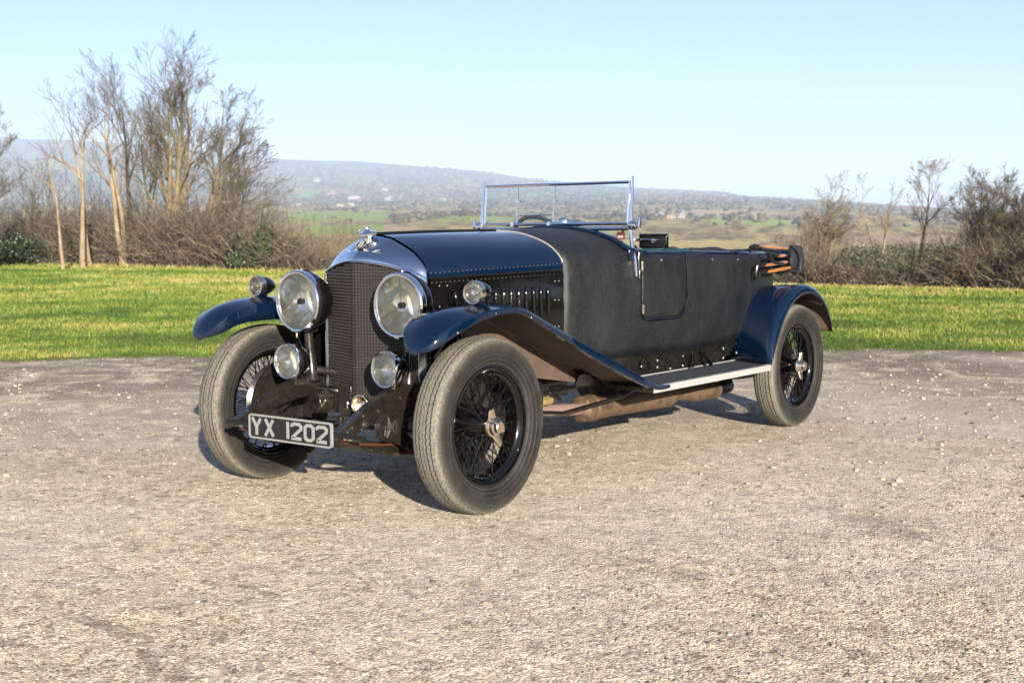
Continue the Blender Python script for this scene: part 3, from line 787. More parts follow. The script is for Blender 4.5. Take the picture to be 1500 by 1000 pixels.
# ---- lamps
def lamp(name, c, s, R0, depth, rimmat, bodymat, kind, ax=(-1, 0, 0)):
    ax = Vector(ax).normalized(); c = Vector(c)
    mb = MB(); bk = -depth
    if kind == 'head': pr = [(-.012, R0*.93), (-.03, R0*.985), (-.055, R0*.97), (-.085, R0*.90), (-.12, R0*.76), (-.15, R0*.55), (-.172, R0*.28), (-.180, 0)]
    elif kind == 'fog': pr = [(-.01, R0*.93), (-.03, R0*.97), (-.05, R0*.93), (-.08, R0*.80), (-.10, R0*.5), (-.108, 0)]
    else: pr = [(-.005, R0*.93), (-.02, R0*.95), (-.05, R0*.88), (-.08, R0*.7), (-.105, R0*.42), (-.12, R0*.15), (-.124, 0)]
    mb.lathe(pr, c, ax, 40)
    if kind == 'head':
        up = Vector((0, 0, 1)); rows = []
        for q in range(8):
            h = -.02-.02*q; z = interp(-h, [(-p[0], p[1]) for p in pr]); rows.append([c+ax*h+up*(z-.01)+Vector((0, -.006, 0)), c+ax*h+up*(z+.012*math.sin(math.pi*(q+.6)/8.2)), c+ax*h+up*(z-.01)+Vector((0, .006, 0))])
        mb.grid(rows)
    b = mb.build(name, [bodymat], car, smooth=50)
    rm = MB(); k = .10 if kind != 'side' else .14
    rm.lathe([(-.018, R0*.99), (-.004, R0*1.02), (.012, R0*1.0), (.018, R0*.95), (.016, R0*(1-k)), (.004, R0*(1-k-.02)), (-.01, R0*.9)], c, ax, 48, closed=True); rm.build('lamp_rim', [rimmat], b)
    rf = MB(); n = 9; ri = R0*(1-k)
    rf.lathe([(.002-(1-(q/n)**2)*R0*.62, ri*q/n) for q in range(n, -1, -1)], c, ax, 40); rf.build('reflector', ['refl'], b, fixn=False)
    gl = MB(); gl.lathe([(.006+.10*R0*(1-(q/6)**2), ri*1.01*q/6) for q in range(6, -1, -1)], c, ax, 40); gl.build('lens', ['glasslens'], b, fixn=False)
    tb_ = MB()
    if kind == 'head':
        u = Vector((0, -1, 0)); v = Vector((0, 0, 1))
        for an in (90, 210, 325):
            tb_.tube([c+ax*-.002+(u*math.cos(R_(an))+v*math.sin(R_(an)))*ri*.99, c+ax*-.012], .0016, 5, 0)
        tb_.lathe([(-.03, .010), (-.03, .015), (-.004, .016), (0, .012), (0, 0)], c, ax, 16, 1); tb_.build('bulb_holder', ['alu', 'chassis'], b)
    elif kind == 'fog':
        tb_.lathe([(-.045, 0), (-.045, .008), (-.03, .014), (-.018, .012), (-.012, 0)], c, ax, 14, 0); tb_.build('bulb', ['refl', 'dark'], b)
    else:
        tb_.lathe([(-.03, 0), (-.025, .012), (-.012, .014), (-.004, 0)], c, ax, 14, 0); tb_.build('bulb', ['refl', 'dark'], b)
    return b
def lg():
    m = N('moulded_lamp_glass'); t = m.t; t.nodes.remove(m.b)
    tr = t.nodes.new('ShaderNodeBsdfTransparent'); tr.inputs[0].default_value = (.99, .99, .96, 1)
    gl = t.nodes.new('ShaderNodeBsdfGlossy'); gl.inputs['Roughness'].default_value = .04
    n = m.noise(14, 2); bp = m.nd('Bump'); bp.inputs['Strength'].default_value = .25; bp.inputs['Distance'].default_value = .01; m.ln(n.outputs[0], bp.inputs['Height']); m.ln(bp.outputs[0], gl.inputs['Normal'])
    fr = t.nodes.new('ShaderNodeFresnel'); fr.inputs[0].default_value = 1.45
    mx = t.nodes.new('ShaderNodeMixShader')
    t.links.new(fr.outputs[0], mx.inputs[0]); t.links.new(tr.outputs[0], mx.inputs[1]); t.links.new(gl.outputs[0], mx.inputs[2]); t.links.new(mx.outputs[0], m.out.inputs[0])
    return m.m
M['glasslens'] = lg()
for s in (-1, 1):
    h = lamp('headlamp', (-.122, s*.337, .947), s, .154, .18, 'chrome', 'black', 'head')
    mb = MB()
    mb.tube([(-.045, s*.345, .815), (-.045, s*.345, .790)], [.032, .026], 12); mb.box((-.045, s*.345, .800), (.075, .05, .022))
    mb.tube([(-.06, s*.337, .79), (-.055, s*.335, .72), (-.05, s*.33, .64), (-.05, s*.325, .58), (-.05, s*.32, .545)], [.021, .023, .026, .032, .045], 14)
    mb.tube([(-.04, s*.30, .60), (.02, s*.22, .59), (.06, s*.1, .585)], [.022, .018, .015], 8)
    mb.stud((-.075, s*.36, .80), .009); mb.build('lamp_pillar', ['chassis'], h, bevel=.003)
    mb = MB(); mb.tube([(-.105, s*.355, .795), (-.115, s*.36, .79), (-.115, s*.36, .765)], [.008, .007, .006], 6); mb.build('rim_catch', ['nickel'], h); mb = MB(); mb.lathe([(0, 0), (0, .007), (.012, .006), (.014, 0)], (-.10, s*.337, 1.098), (0, 0, 1), 10); mb.build('rim_catch', ['nickel'], h)
    g = lamp('fog_lamp', (-.205, s*.327, .655), s, .088, .1, 'chrome', 'black', 'fog', (-1, -.06*s, 0) if s < 0 else (-1, -.05, 0))
    mb = MB(); mb.tube([(-.16, s*.33, .57), (-.165, s*.33, .535)], .012, 8); mb.box((-.15, s*.33, .545), (.05, .04, .02)); mb.stud((-.18, s*.325, .56), .008); mb.build('fog_lamp_bracket', ['nickel'], g)
    g = lamp('side_lamp', (-.045, s*.724, 1.013), s, .054, .12, 'nickel', 'black', 'side')
    mb = MB(); mb.lathe([(0, .022), (.006, .020), (.012, .010), (.04, .009), (.045, .016), (.05, 0)], (0, s*.724, .956), (0, 0, 1), 16); mb.build('lamp_stem', ['black'], g)

# ---- number plate
pl = MB(); PW, PH = .540, .113
pcx = -.585; py0 = .183; pz = .398
def plp(a, b, h): return Vector((pcx-h, py0-a, pz-PH/2+b))
def rrect(w0, h0, r, m=0, n=5):
    o = []
    for cx, cy, a0 in ((w0-m-r, h0-m-r, 0), (m+r, h0-m-r, 90), (m+r, m+r, 180), (w0-m-r, m+r, 270)):
        for k in range(n+1): o.append((cx+r*math.cos(R_(a0+90*k/n)), cy+r*math.sin(R_(a0+90*k/n))))
    return o
ro = rrect(PW, PH, .016); ri = rrect(PW, PH, .011, .008)
pl.add([plp(a, b, .004) for a, b in ri], [tuple(range(len(ri)))], 0)
pl.grid([[plp(a, b, .004) for a, b in ri], [plp(a, b, .009) for a, b in ri], [plp(a, b, .009) for a, b in ro], [plp(a, b, -.004) for a, b in ro]], 1, cv=True)
pl.add([plp(a, b, -.004) for a, b in ro], [tuple(range(len(ro)))], 0)
M['plate_black'] = mat_simple('dusty_black_plate', (.0045, .0042, .0038), .5, 0, .3, 60)
M['plate_alu'] = mat_simple('plate_aluminium', (.19, .19, .18), .5, .1, .15, 60)
plate = pl.build('number_plate', ['plate_black', 'plate_alu'], car, smooth=30)
y0 = .0175; H = .078
class CH:
    pass
chars = []
def cell(f0, f1, pts): 
    a = f0*PW; b = f1*PW; return [(lerp(a, b, u), y0+v*H) for u, v in pts]
wS = .0150
e = .5*wS/H
G2 = [(.02, .74), (.02, .82), (.22, .92), (.75, .92), (.93, .82), (.93, .64), (.10, .14), (.10, .08), (1.0, .08)]
ch = MB()
strokes(ch, cell(.032, .160, [(.08, 1), (.5, .47)]), wS, plp, .004, .0075, 0)
strokes(ch, cell(.032, .160, [(.92, 1), (.5, .47)]), wS, plp, .004, .0076, 0)
strokes(ch, cell(.032, .160, [(.5, .55), (.5, 0)]), wS, plp, .004, .0077, 0)
ch.build('letter' if True else 'digit', ['plate_alu'], plate, smooth=30)
ch = MB()
strokes(ch, cell(.198, .312, [(.06, 1), (.94, 0)]), wS, plp, .004, .0075, 0)
strokes(ch, cell(.198, .312, [(.94, 1), (.06, 0)]), wS, plp, .004, .0076, 0)
ch.build('letter' if True else 'digit', ['plate_alu'], plate, smooth=30)
ch = MB()
strokes(ch, cell(.462, .500, [(.5, 1), (.5, 0)]), wS, plp, .004, .0075, 0)
ch.build('letter' if False else 'digit', ['plate_alu'], plate, smooth=30)
ch = MB()
strokes(ch, cell(.528, .648, G2), wS, plp, .004, .0075, 0)
ch.build('letter' if False else 'digit', ['plate_alu'], plate, smooth=30)
ch = MB()
strokes(ch, cell(.676, .796, [(.10, .2), (.10, .8), (.3, .92), (.7, .92), (.90, .8), (.90, .2), (.7, .08), (.3, .08), (.10, .2)]), wS, plp, .004, .0075, 0)
ch.build('letter' if False else 'digit', ['plate_alu'], plate, smooth=30)
ch = MB()
strokes(ch, cell(.826, .946, G2), wS, plp, .004, .0075, 0)
ch.build('letter' if False else 'digit', ['plate_alu'], plate, smooth=30)
for fx in (.178, .81):
    for b in (.008, PH-.010): mb = MB(); p = plp(fx*PW, b, .010); mb.stud(p, .0045); mb.build('plate_bolt', ['nickel'], plate)
mb = MB()
mb.tube([(-.575, py0-.36-.19, pz), (-.55, -.36, .395)], .006, 6); mb.tube([(-.57, .34, .395), (-.575, .1, pz)], .008, 6); mb.box((-.572, -.09, .40), (.012, .9, .018))
mb.build('plate_bracket', ['dark'], plate)

# ---- chassis: dumb irons, springs, axle, shock absorbers
for s in (-1, 1):
    mb = MB()
    top = [(-.560, .398), (-.52, .418), (-.45, .452), (-.36, .500), (-.27, .535), (-.17, .563), (-.05, .580), (.10, .585), (.5, .585)]
    bot = [(-.548, .372), (-.51, .372), (-.44, .388), (-.36, .412), (-.27, .440), (-.17, .462), (-.05, .475), (.10, .475), (.5, .475)]
    T = crom(top, 3); Bt = crom(bot, 3); rows = []
    for (xa, za), (xb, zb) in zip(T, Bt):
        rows.append([(xa, s*.312, za), (xa, s*.358, za), (xb, s*.362, zb), (xb, s*.330, zb), (xb+.0, s*.318, lerp(zb, za, .3))])
    mb.grid(rows, cv=True); mb.add(rows[0], [(0, 1, 2, 3, 4)])
    mb.box((2.2, s*.335, .53), (3.4, .05, .11))
    di = mb.build('chassis_rail', ['chassis'], car, smooth=30)
    mb = MB()
    for x, z in ((-.50, .405), (-.47, .42), (-.40, .465), (-.41, .405), (-.30, .475), (-.15, .52)): mb.stud((x, s*.363, z), .006)
    for x, z in ((-.47, .438), (-.40, .475)): mb.stud((x, s*.335, z+.003), .006)
    mb.tube([(-.52, s*.30, .383), (-.52, s*.385, .383)], .013, 10); mb.lathe([(0, 0), (0, .010), (.02, .008), (.022, 0)], (-.50, s*.375, .375), (0, s, 0), 10)
    mb.build('rail_rivet', ['nickel'], di)
    for q in range(5):
        mb = MB(); L0 = .50-.085*q; zc = .300-.012*q
        pts = [(lerp(-L0, L0, k/10), s*.335, zc+.055*((k/5-1)**2)*(L0/.5)**2) for k in range(11)]
        rows = [[(x, y-.022, z-.005), (x, y+.022, z-.005), (x, y+.022, z+.005), (x, y-.022, z+.005)] for x, y, z in pts]
        mb.grid(rows, cv=True); mb.add(rows[0], [(0, 1, 2, 3)]); mb.add(rows[-1], [(0, 1, 2, 3)])
        mb.build('leaf_spring', ['spring' if q in (0, 4) else 'chassis'], car, smooth=20)
    mb = MB(); mb.tube([(-.03, s*.31, .32), (-.03, s*.31, .22)], .007, 6); mb.tube([(.03, s*.36, .32), (.03, s*.36, .22)], .007, 6); mb.box((0, s*.335, .232), (.10, .075, .016)); mb.tube([(.5, s*.335, .35), (.52, s*.335, .44), (.5, s*.335, .49)], .014, 8)
    mb.build('spring_clamp', ['chassis'], car)
    # friction damper with star spider
    c = Vector((-.285, s*.40, .404))
    mb = MB(); mb.lathe([(-.02, 0), (-.02, .062), (-.014, .066), (-.010, .066), (-.007, .060), (-.003, .066), (.001, .066), (.004, .060), (.008, .067), (.016, .067), (.020, .058), (.018, .050), (.012, .046), (.012, 0)], c, (0, s, 0), 40)
    sa = mb.build('shock_absorber', ['chassis'], car)
    mb = MB()
    for k in range(5):
        a = R_(90+72*k+14); mb.tube([c+Vector((0, s*.020, 0)), c+Vector((math.cos(a)*.050, s*.018, math.sin(a)*.050))], [.011, .005], 6)
    mb.lathe([(.010, .018), (.028, .016), (.030, .009), (.038, .008), (.039, 0)], c, (0, s, 0), 12); mb.build('damper_star', [bpy.data.materials.get('worn_steel') or mat_simple('worn_steel', (.06, .052, .042), .35, .5, .4, 40)], sa)
    mb = MB()
    for a, b in (((-.285, .404), (-.02, .52)), ((-.285, .404), (-.10, .285))):
        A = Vector((a[0], s*.40, a[1])); Bv = Vector((b[0], s*.40, b[1])); d = (Bv-A).normalized(); nn = Vector((-d.z, 0, d.x))
        vv = [A+nn*.05, Bv+nn*.022, Bv-nn*.022, A-nn*.05]
        mb.add([p+Vector((0, s*.005, 0)) for p in vv]+[p-Vector((0, s*.005, 0)) for p in vv], [(0, 1, 2, 3), (4, 5, 6, 7), (0, 1, 5, 4), (1, 2, 6, 5), (2, 3, 7, 6), (3, 0, 4, 7)])
    mb.build('damper_arm', ['chassis'], sa)
mb = MB()
ax_ = [(0, -.60, .40), (0, -.545, .36), (0, -.47, .262), (0, -.40, .245), (0, 0, .238), (0, .40, .245), (0, .47, .262), (0, .545, .36), (0, .60, .40)]
rows = [[(x-.022, y, z-.03), (x+.022, y, z-.03), (x+.022, y, z+.03), (x-.022, y, z+.03)] for x, y, z in ax_]
mb.grid(rows, cv=True); mb.tube([(0, -.63, .33), (0, -.60, .50)], .024, 10); mb.tube([(0, .63, .33), (0, .60, .50)], .024, 10)
mb.build('front_axle', ['chassis'], car, bevel=.005)
mb = MB(); mb.tube([(.16, -.56, .30), (.16, .56, .30)], .013, 8); mb.tube([(0, -.59, .33), (.16, -.56, .30)], .014, 8); mb.tube([(0, .59, .33), (.16, .56, .30)], .014, 8); mb.build('track_rod', ['dark'], car)
mb = MB(); mb.tube([(3.302, -.6, .407), (3.302, -.1, .407), (3.302, 0, .407), (3.302, .1, .407), (3.302, .6, .407)], [.045, .05, .13, .05, .045], 16); mb.build('rear_axle', ['dark'], car)
for s in (-1, 1):
    mb = MB(); pts = [(lerp(2.65, 3.95, k/10), s*.42, .33+.06*((k/5-1)**2)) for k in range(11)]
    mb.grid([[(x, y-.022, z-.022), (x, y+.022, z-.022), (x, y+.022, z+.022), (x, y-.022, z+.022)] for x, y, z in pts], cv=True); mb.build('rear_spring', ['dark'], car)
for x_, z_, r_ in ((-.52, .392, .017), (0, .50, .02), (1.5, .5, .03), (2.75, .5, .03)):
    mb = MB(); mb.tube([(x_, -.335, z_), (x_, .335, z_)], r_, 10); mb.build('cross_tube', ['dark'], car)
mb = MB(); mb.box((.55, 0, .47), (.9, .30, .26)); mb.box((.55, 0, .32), (.75, .20, .10)); mb.tube([(1.0, 0, .5), (1.6, 0, .46), (1.62, 0, .46), (3.2, 0, .42)], [.13, .12, .035, .03], 12)
mb.build('engine_sump', ['dark'], car, bevel=.02)
mb = MB(); mb.box((-.01, .05, .455), (.12, .20, .10)); mb.box((-.05, .06, .50), (.08, .09, .08)); mb.tube([(-.13, .02, .44), (-.02, .02, .44)], .045, 14); mb.tube([(-.12, .24, .45), (.05, .20, .44)], .055, 12)
mb.tube([(-.16, .02, .40), (-.16, .02, .36), (-.1, .02, .34)], .01, 8); mb.box((-.10, -.05, .385), (.10, .34, .012), rot=Matrix.Rotation(.1, 3, 'Y'))
mb.build('front_engine_plate', ['chassis'], car, bevel=.006)
mb = MB(); mb.box((-.02, .10, .405), (.05, .05, .07)); mb.tube([(-.14, -.01, .475), (-.14, -.01, .44)], .008, 6); mb.tube([(-.10, .24, .40), (-.14, .14, .47)], .006, 6); mb.build('nickel_fitting', ['nickel'], car, bevel=.003)
# horn low on the guard
mb = MB(); mb.lathe([(.04, .045), (.036, .049), (.026, .046), (.0, .034), (-.03, .020), (-.06, .014)], (-.155, -.135, .475), (-1, -.1, 0), 28)
hn = mb.build('horn', ['nickel'], car, solid=.002)
mb = MB(); mb.lathe([(-.03, .001), (-.02, .018), (0, .022), (.018, .018), (.026, 0)], (-.155, -.135, .475), (-1, -.1, 0), 16); mb.build('horn_centre', ['nickel'], hn)
# exhaust and silencer
mb = MB()
mb.lathe([(0, .036), (.012, .060), (.02, .072), (.06, .076), (.10, .072), (.11, .078), (.13, .078), (.14, .070), (.95, .070), (.96, .074), (.99, .074), (1.0, .060), (1.05, .045), (1.10, .036)], (1.32, -.365, .302), (1, 0, -.022), 28)
ex = mb.build('silencer', ['exhaust'], car)
mb = MB(); mb.tube([(.30, -.28, .47), (.45, -.36, .42), (.62, -.40, .385), (.8, -.385, .350), (1.34, -.365, .302)], [.042, .042, .040, .036, .034], 14); mb.tube([(.55, -.39, .40), (.64, -.405, .378)], .052, 14); mb.build('exhaust_pipe', ['pinkpipe'], ex)
mb = MB(); mb.tube([(2.38, -.365, .28), (2.5, -.37, .275), (2.56, -.38, .272), (2.86, -.40, .262)], [.036, .05, .06, .055], 14); mb.build('tail_pipe', ['exhaust'], ex)
mb = MB(); mb.tube([(2.86, -.40, .264), (3.0, -.41, .28), (3.08, -.36, .31)], [.045, .05, .04], 12); mb.build('pipe_end', ['dark'], ex)
mb = MB(); mb.tube([(.66, -.53, .375), (.9, -.55, .345), (1.45, -.56, .375), (1.75, -.56, .425)], .010, 8); mb.tube([(.72, -.54, .48), (.72, -.54, .365)], [.012, .009], 8); mb.tube([(.72, -.54, .475), (.72, -.54, .50)], .016, 8); mb.tube([(1.45, -.52, .46), (1.45, -.55, .37)], .008, 6)
mb.build('brake_rod', ['dark'], car)
mb = MB(); mb.box((.72, -.40, .485), (.26, .10, .05)); mb.box((1.05, -.42, .44), (.10, .06, .05)); mb.tube([(.75, -.44, .44), (1.15, -.46, .45)], .016, 8); mb.tube([(.90, -.46, .45), (.98, -.48, .40)], .012, 6)
mb.build('brake_linkage', ['dark'], car, bevel=.004)
mb = MB(); mb.box((.86, -.41, .40), (.16, .06, .05)); mb.tube([(.82, -.44, .395), (.95, -.44, .40)], .022, 8); mb.build('brass_union', [mat_simple('dull_brass', (.38, .26, .10), .45, .6, .3, 30)], car, bevel=.006)
mb = MB(); mb.box((2.62, -.48, .40), (.30, .14, .012), rot=Matrix.Rotation(.06, 3, 'Y')); mb.box((2.82, -.45, .41), (.20, .02, .05)); mb.build('board_bracket', ['exhaust'], car)
mb = MB(); mb.box((2.1, 0, .565), (1.9, .92, .02)); mb.build('undertray', ['dark'], car)
HAZE = 0.00015

# ============================================================ SURROUNDINGS
FH = Vector((math.sin(YAW), math.cos(YAW), 0)); RH = Vector((math.cos(YAW), -math.sin(YAW), 0))
def world(D, ux, z=0.0):
    """point at distance D along the view axis and bearing ux (bearing counted in 1500ths of the view width)"""
    q = Vector((CP.x, CP.y, 0))+FH*D+RH*(D*(ux-750)/1845.2); return Vector((q.x, q.y, z))
def npi(x, t): return np.interp(x, [a for a, b in t], [b for a, b in t])
# value noise for numpy
def vnoise(x, y, seed=0):
    xi = np.floor(x).astype(np.int64); yi = np.floor(y).astype(np.int64); fx = x-xi; fy = y-yi
    fx = fx*fx*(3-2*fx); fy = fy*fy*(3-2*fy)
    def h(a, b):
        n = (a*374761393+b*668265263+seed*1442695041) & 0x7fffffff
        n = ((n ^ (n >> 13))*1274126177) & 0x7fffffff
        return ((n ^ (n >> 16)) & 0xffff)/65535.0
    return (h(xi, yi)*(1-fx)+h(xi+1, yi)*fx)*(1-fy)+(h(xi, yi+1)*(1-fx)+h(xi+1, yi+1)*fx)*fy
def fbm(x, y, seed=0, o=4):
    s = 0; a = .5
    for k in range(o): s = s+a*vnoise(x*2**k, y*2**k, seed+k); a *= .5
    return s/(1-.5**o)
HEDGE = [(-400, 70), (0, 61), (200, 54), (400, 46), (700, 39), (1220, 32), (1500, 28.5), (2200, 24)]
RIDGE = [(-600, 204), (0, 201), (100, 203), (200, 211), (300, 222), (420, 233), (500, 237), (600, 242), (700, 250), (780, 262), (850, 270), (930, 277), (1000, 281), (1060, 283), (1090, 290), (1160, 294), (1250, 301), (1340, 308), (1500, 318), (2200, 330)]
YT = [(60, 404), (90, 398), (130, 392), (200, 384), (320, 374), (500, 360), (700, 347), (950, 334), (1300, 322), (1800, 311), (2400, 303), (3000, 298), (3600, 293)]
def terrain_z(D, ux):
    """height above the car park; D, ux numpy arrays"""
    rid = npi(ux, RIDGE); right = np.clip((ux-1050)/400, 0, 1)
    py = npi(D, YT)
    py = np.where(D < 3600, py+right*18*np.clip((D-300)/2500, 0, 1), py)
    base = 293+right*18; base = np.maximum(base, rid+1.5)
    t = np.clip((D-3600)/2900, 0, 1); pyh = base+(rid-base)*(t**.8)
    py = np.where(D >= 3600, pyh, np.minimum(np.maximum(py, base), py+100))
    # a knoll in the middle distance and gentle swells
    kn = np.exp(-((ux-690)/110)**2-((D-1000)/260)**2)*13
    kn2 = np.exp(-((ux-800)/260)**2-((D-520)/160)**2)*7
    kn3 = np.exp(-((ux-500)/120)**2-((D-700)/160)**2)*5
    amp = np.clip((D-80)/400, 0, 1)
    py = py-kn-kn2-kn3-(fbm(D/160.0, ux/130.0, 5, 3)-.5)*12*amp*np.clip((4500-D)/3000, .35, 1)
    zz = 1.265+(346.5-py)/1845.2*D
    hd = npi(ux, HEDGE)
    w = np.clip((D-hd*1.03)/(hd*.55), 0, 1); w = w*w*(3-2*w)
    zz = w*np.minimum(zz, 1.265+(346.5-404)/1845.2*np.maximum(D, 60) if False else zz)
    far = np.clip((D-6600)/1500, 0, 1)
    return zz*(1-far)-far*200
# ---- ground: one sheet from the car park to the far ridge (polar grid round the car park)
def build_ground():
    rad = [0.0]; r = 1.5
    while r < 9500: rad.append(r); r *= (1.035 if r > 30 else 1.12)
    rad = np.array(rad)
    dense = np.arange(-27, 27.01, .12); coarse = np.arange(30, 331, 6.0)
    ang = np.concatenate([dense, coarse]); na = len(ang)
    A, Rr = np.meshgrid(np.radians(ang), rad[1:])
    D = Rr*np.cos(A); L = Rr*np.sin(A); front = np.abs(A) < R_(60)
    Ds = np.where(front & (D > 1), D, 1); ux = 750+1845.2*L/Ds
    ux = np.clip(ux, -600, 2200)
    z = np.where(front, terrain_z(np.where(front, D, 1), ux), 0)
    fade = np.clip((60-np.degrees(np.abs(A)))/20, 0, 1); z = z*fade
    X = CP.x+FH.x*D+RH.x*L; Y = CP.y+FH.y*D+RH.y*L
    vs = np.stack([X, Y, z], -1).reshape(-1, 3)
    vs = np.concatenate([[[CP.x, CP.y, 0]], vs]); nr = len(rad)-1
    i = np.arange(nr-1)[:, None]; j = np.arange(na)[None]; j2 = (j+1) % na
    q = np.stack([1+i*na+j, 1+i*na+j2, 1+(i+1)*na+j2, 1+(i+1)*na+j], -1).reshape(-1, 4)[:, ::-1]
    tri = [(0, 1+(k+1) % na, 1+k) for k in range(na)]
    me = bpy.data.meshes.new('ground'); me.from_pydata(vs.tolist(), [], q.tolist()+tri)
    # land cover as albedo, by place: pasture, ploughland, scrub, woods
    Df = D.reshape(-1); U = ux.reshape(-1)
    n1 = fbm(Df/60, U/18, 21, 4); n2 = fbm(Df/14, U/7, 33, 3); n3 = fbm(Df/300, U/60, 41, 3)
    warp = (n1-.5)
    tan = np.array([.31, .25, .11]); green = np.array([.17, .25, .045]); scrub = np.array([.12, .086, .048]); plough = np.array([.30, .225, .15]); wood = np.array([.048, .042, .036]); dkg = np.array([.06, .085, .035])
    col = tan+(scrub-tan)*np.clip((n1-.35)*3.2, 0, 1)[:, None]
    def patch(c, d0, d1, u0, u1, slant=0.0, soft=.12, k=1.0):
        uc = (U-(u0+u1)/2-slant*(Df-(d0+d1)/2)/(d1-d0))/((u1-u0)/2)+warp*.5; dc = (Df-(d0+d1)/2)/((d1-d0)/2)+warp*.5
        m = np.clip((1-np.maximum(np.abs(uc), np.abs(dc)))/soft, 0, 1)*k
        col[:] = col*(1-m[:, None])+c*m[:, None]
    patch(green, 1150, 1900, 415, 575); patch(green, 640, 1000, 440, 590, 30); patch(plough, 760, 1250, 575, 640, 50); patch(plough, 150, 330, 410, 480); patch(green, 80, 140, 415, 500)
    patch(green*1.05, 900, 1750, 640, 760); patch(green*.8+tan*.35, 620, 900, 700, 900, 60); patch(tan*1.15, 250, 560, 700, 1120); patch(scrub, 1000, 1600, 575, 660); patch(scrub*.8, 540, 700, 520, 700)
    patch(plough*1.1, 1500, 2300, 960, 1120); patch(green*.9+tan*.2, 1000, 1500, 1040, 1180); patch(plough, 300, 700, 1240, 1420); patch(tan, 400, 700, 0, 120, 20); patch(green*.8, 130, 200, -50, 90)
    # far side of the valley: mottled woods and small fields
    fc = wood+(np.array([.16, .145, .085])-wood)*np.clip((fbm(Df/260, U/26, 61, 4)-.47)*5, 0, 1)[:, None]
    fc = fc+(green*.8-fc)*np.clip((fbm(Df/380, U/34, 77, 3)-.58)*7, 0, 1)[:, None]
    m = np.clip((Df-2300+warp*900)/500, 0, 1)[:, None]; col = col*(1-m)+fc*m
    up = np.clip((Df-5200)/500, 0, 1)[:, None]*.75; col = col*(1-up)+wood*1.1*up
    col = col*(.78+.44*n2)[:, None]
    hd = npi(U, HEDGE); nearm = np.clip((hd*1.12-Df)/(hd*.06), 0, 1)[:, None]; nearm = np.where(front.reshape(-1)[:, None], nearm, 1)
    lawn = np.array([.11, .13, .022]); col = col*(1-nearm)+lawn*nearm
    ca = me.color_attributes.new('landcover', 'FLOAT_COLOR', 'POINT')
    c4 = np.ones((len(vs), 4)); c4[1:, :3] = np.clip(col, 0, 1); c4[0, :3] = lawn
    ca.data.foreach_set('color', c4.astype(np.float32).reshape(-1))
    me.polygons.foreach_set('use_smooth', [True]*len(me.polygons)); me.update()
    m = N('turf_and_fields'); at = m.nd('Attribute'); at.attribute_name = 'landcover'
    pos = m.nd('NewGeometry')
    n = m.noise(.35, 8, .7, pos.outputs['Position']); n4 = m.noise(2.4, 6, .7, pos.outputs['Position'])
    c = m.mix(m.ramp(n.outputs[0], [(.3, 0), (.7, 1)]).outputs[0], (.78, .80, .72), (1.2, 1.15, 1.05))
    c2 = m.mix(1.0, at.outputs['Color'], c, 'MULTIPLY')
    st = m.ramp(n4.outputs[0], [(.48, 0), (.62, .7)])
    c3 = m.mix(m.math('MULTIPLY', st.outputs[0], .5), c2, (.26, .22, .09))
    m.col(c3); m.set(Roughness=.95, Specular_IOR_Level=.15)
    m.bump(n4.outputs[0], .8, .12)
    me.materials.append(m.m)
    o = bpy.data.objects.new('ground', me); S.collection.objects.link(o); tag(o, kind='structure'); return o
ground = build_ground()
def tz(D, ux): return float(terrain_z(np.array([float(D)]), np.array([float(ux)]))[0])

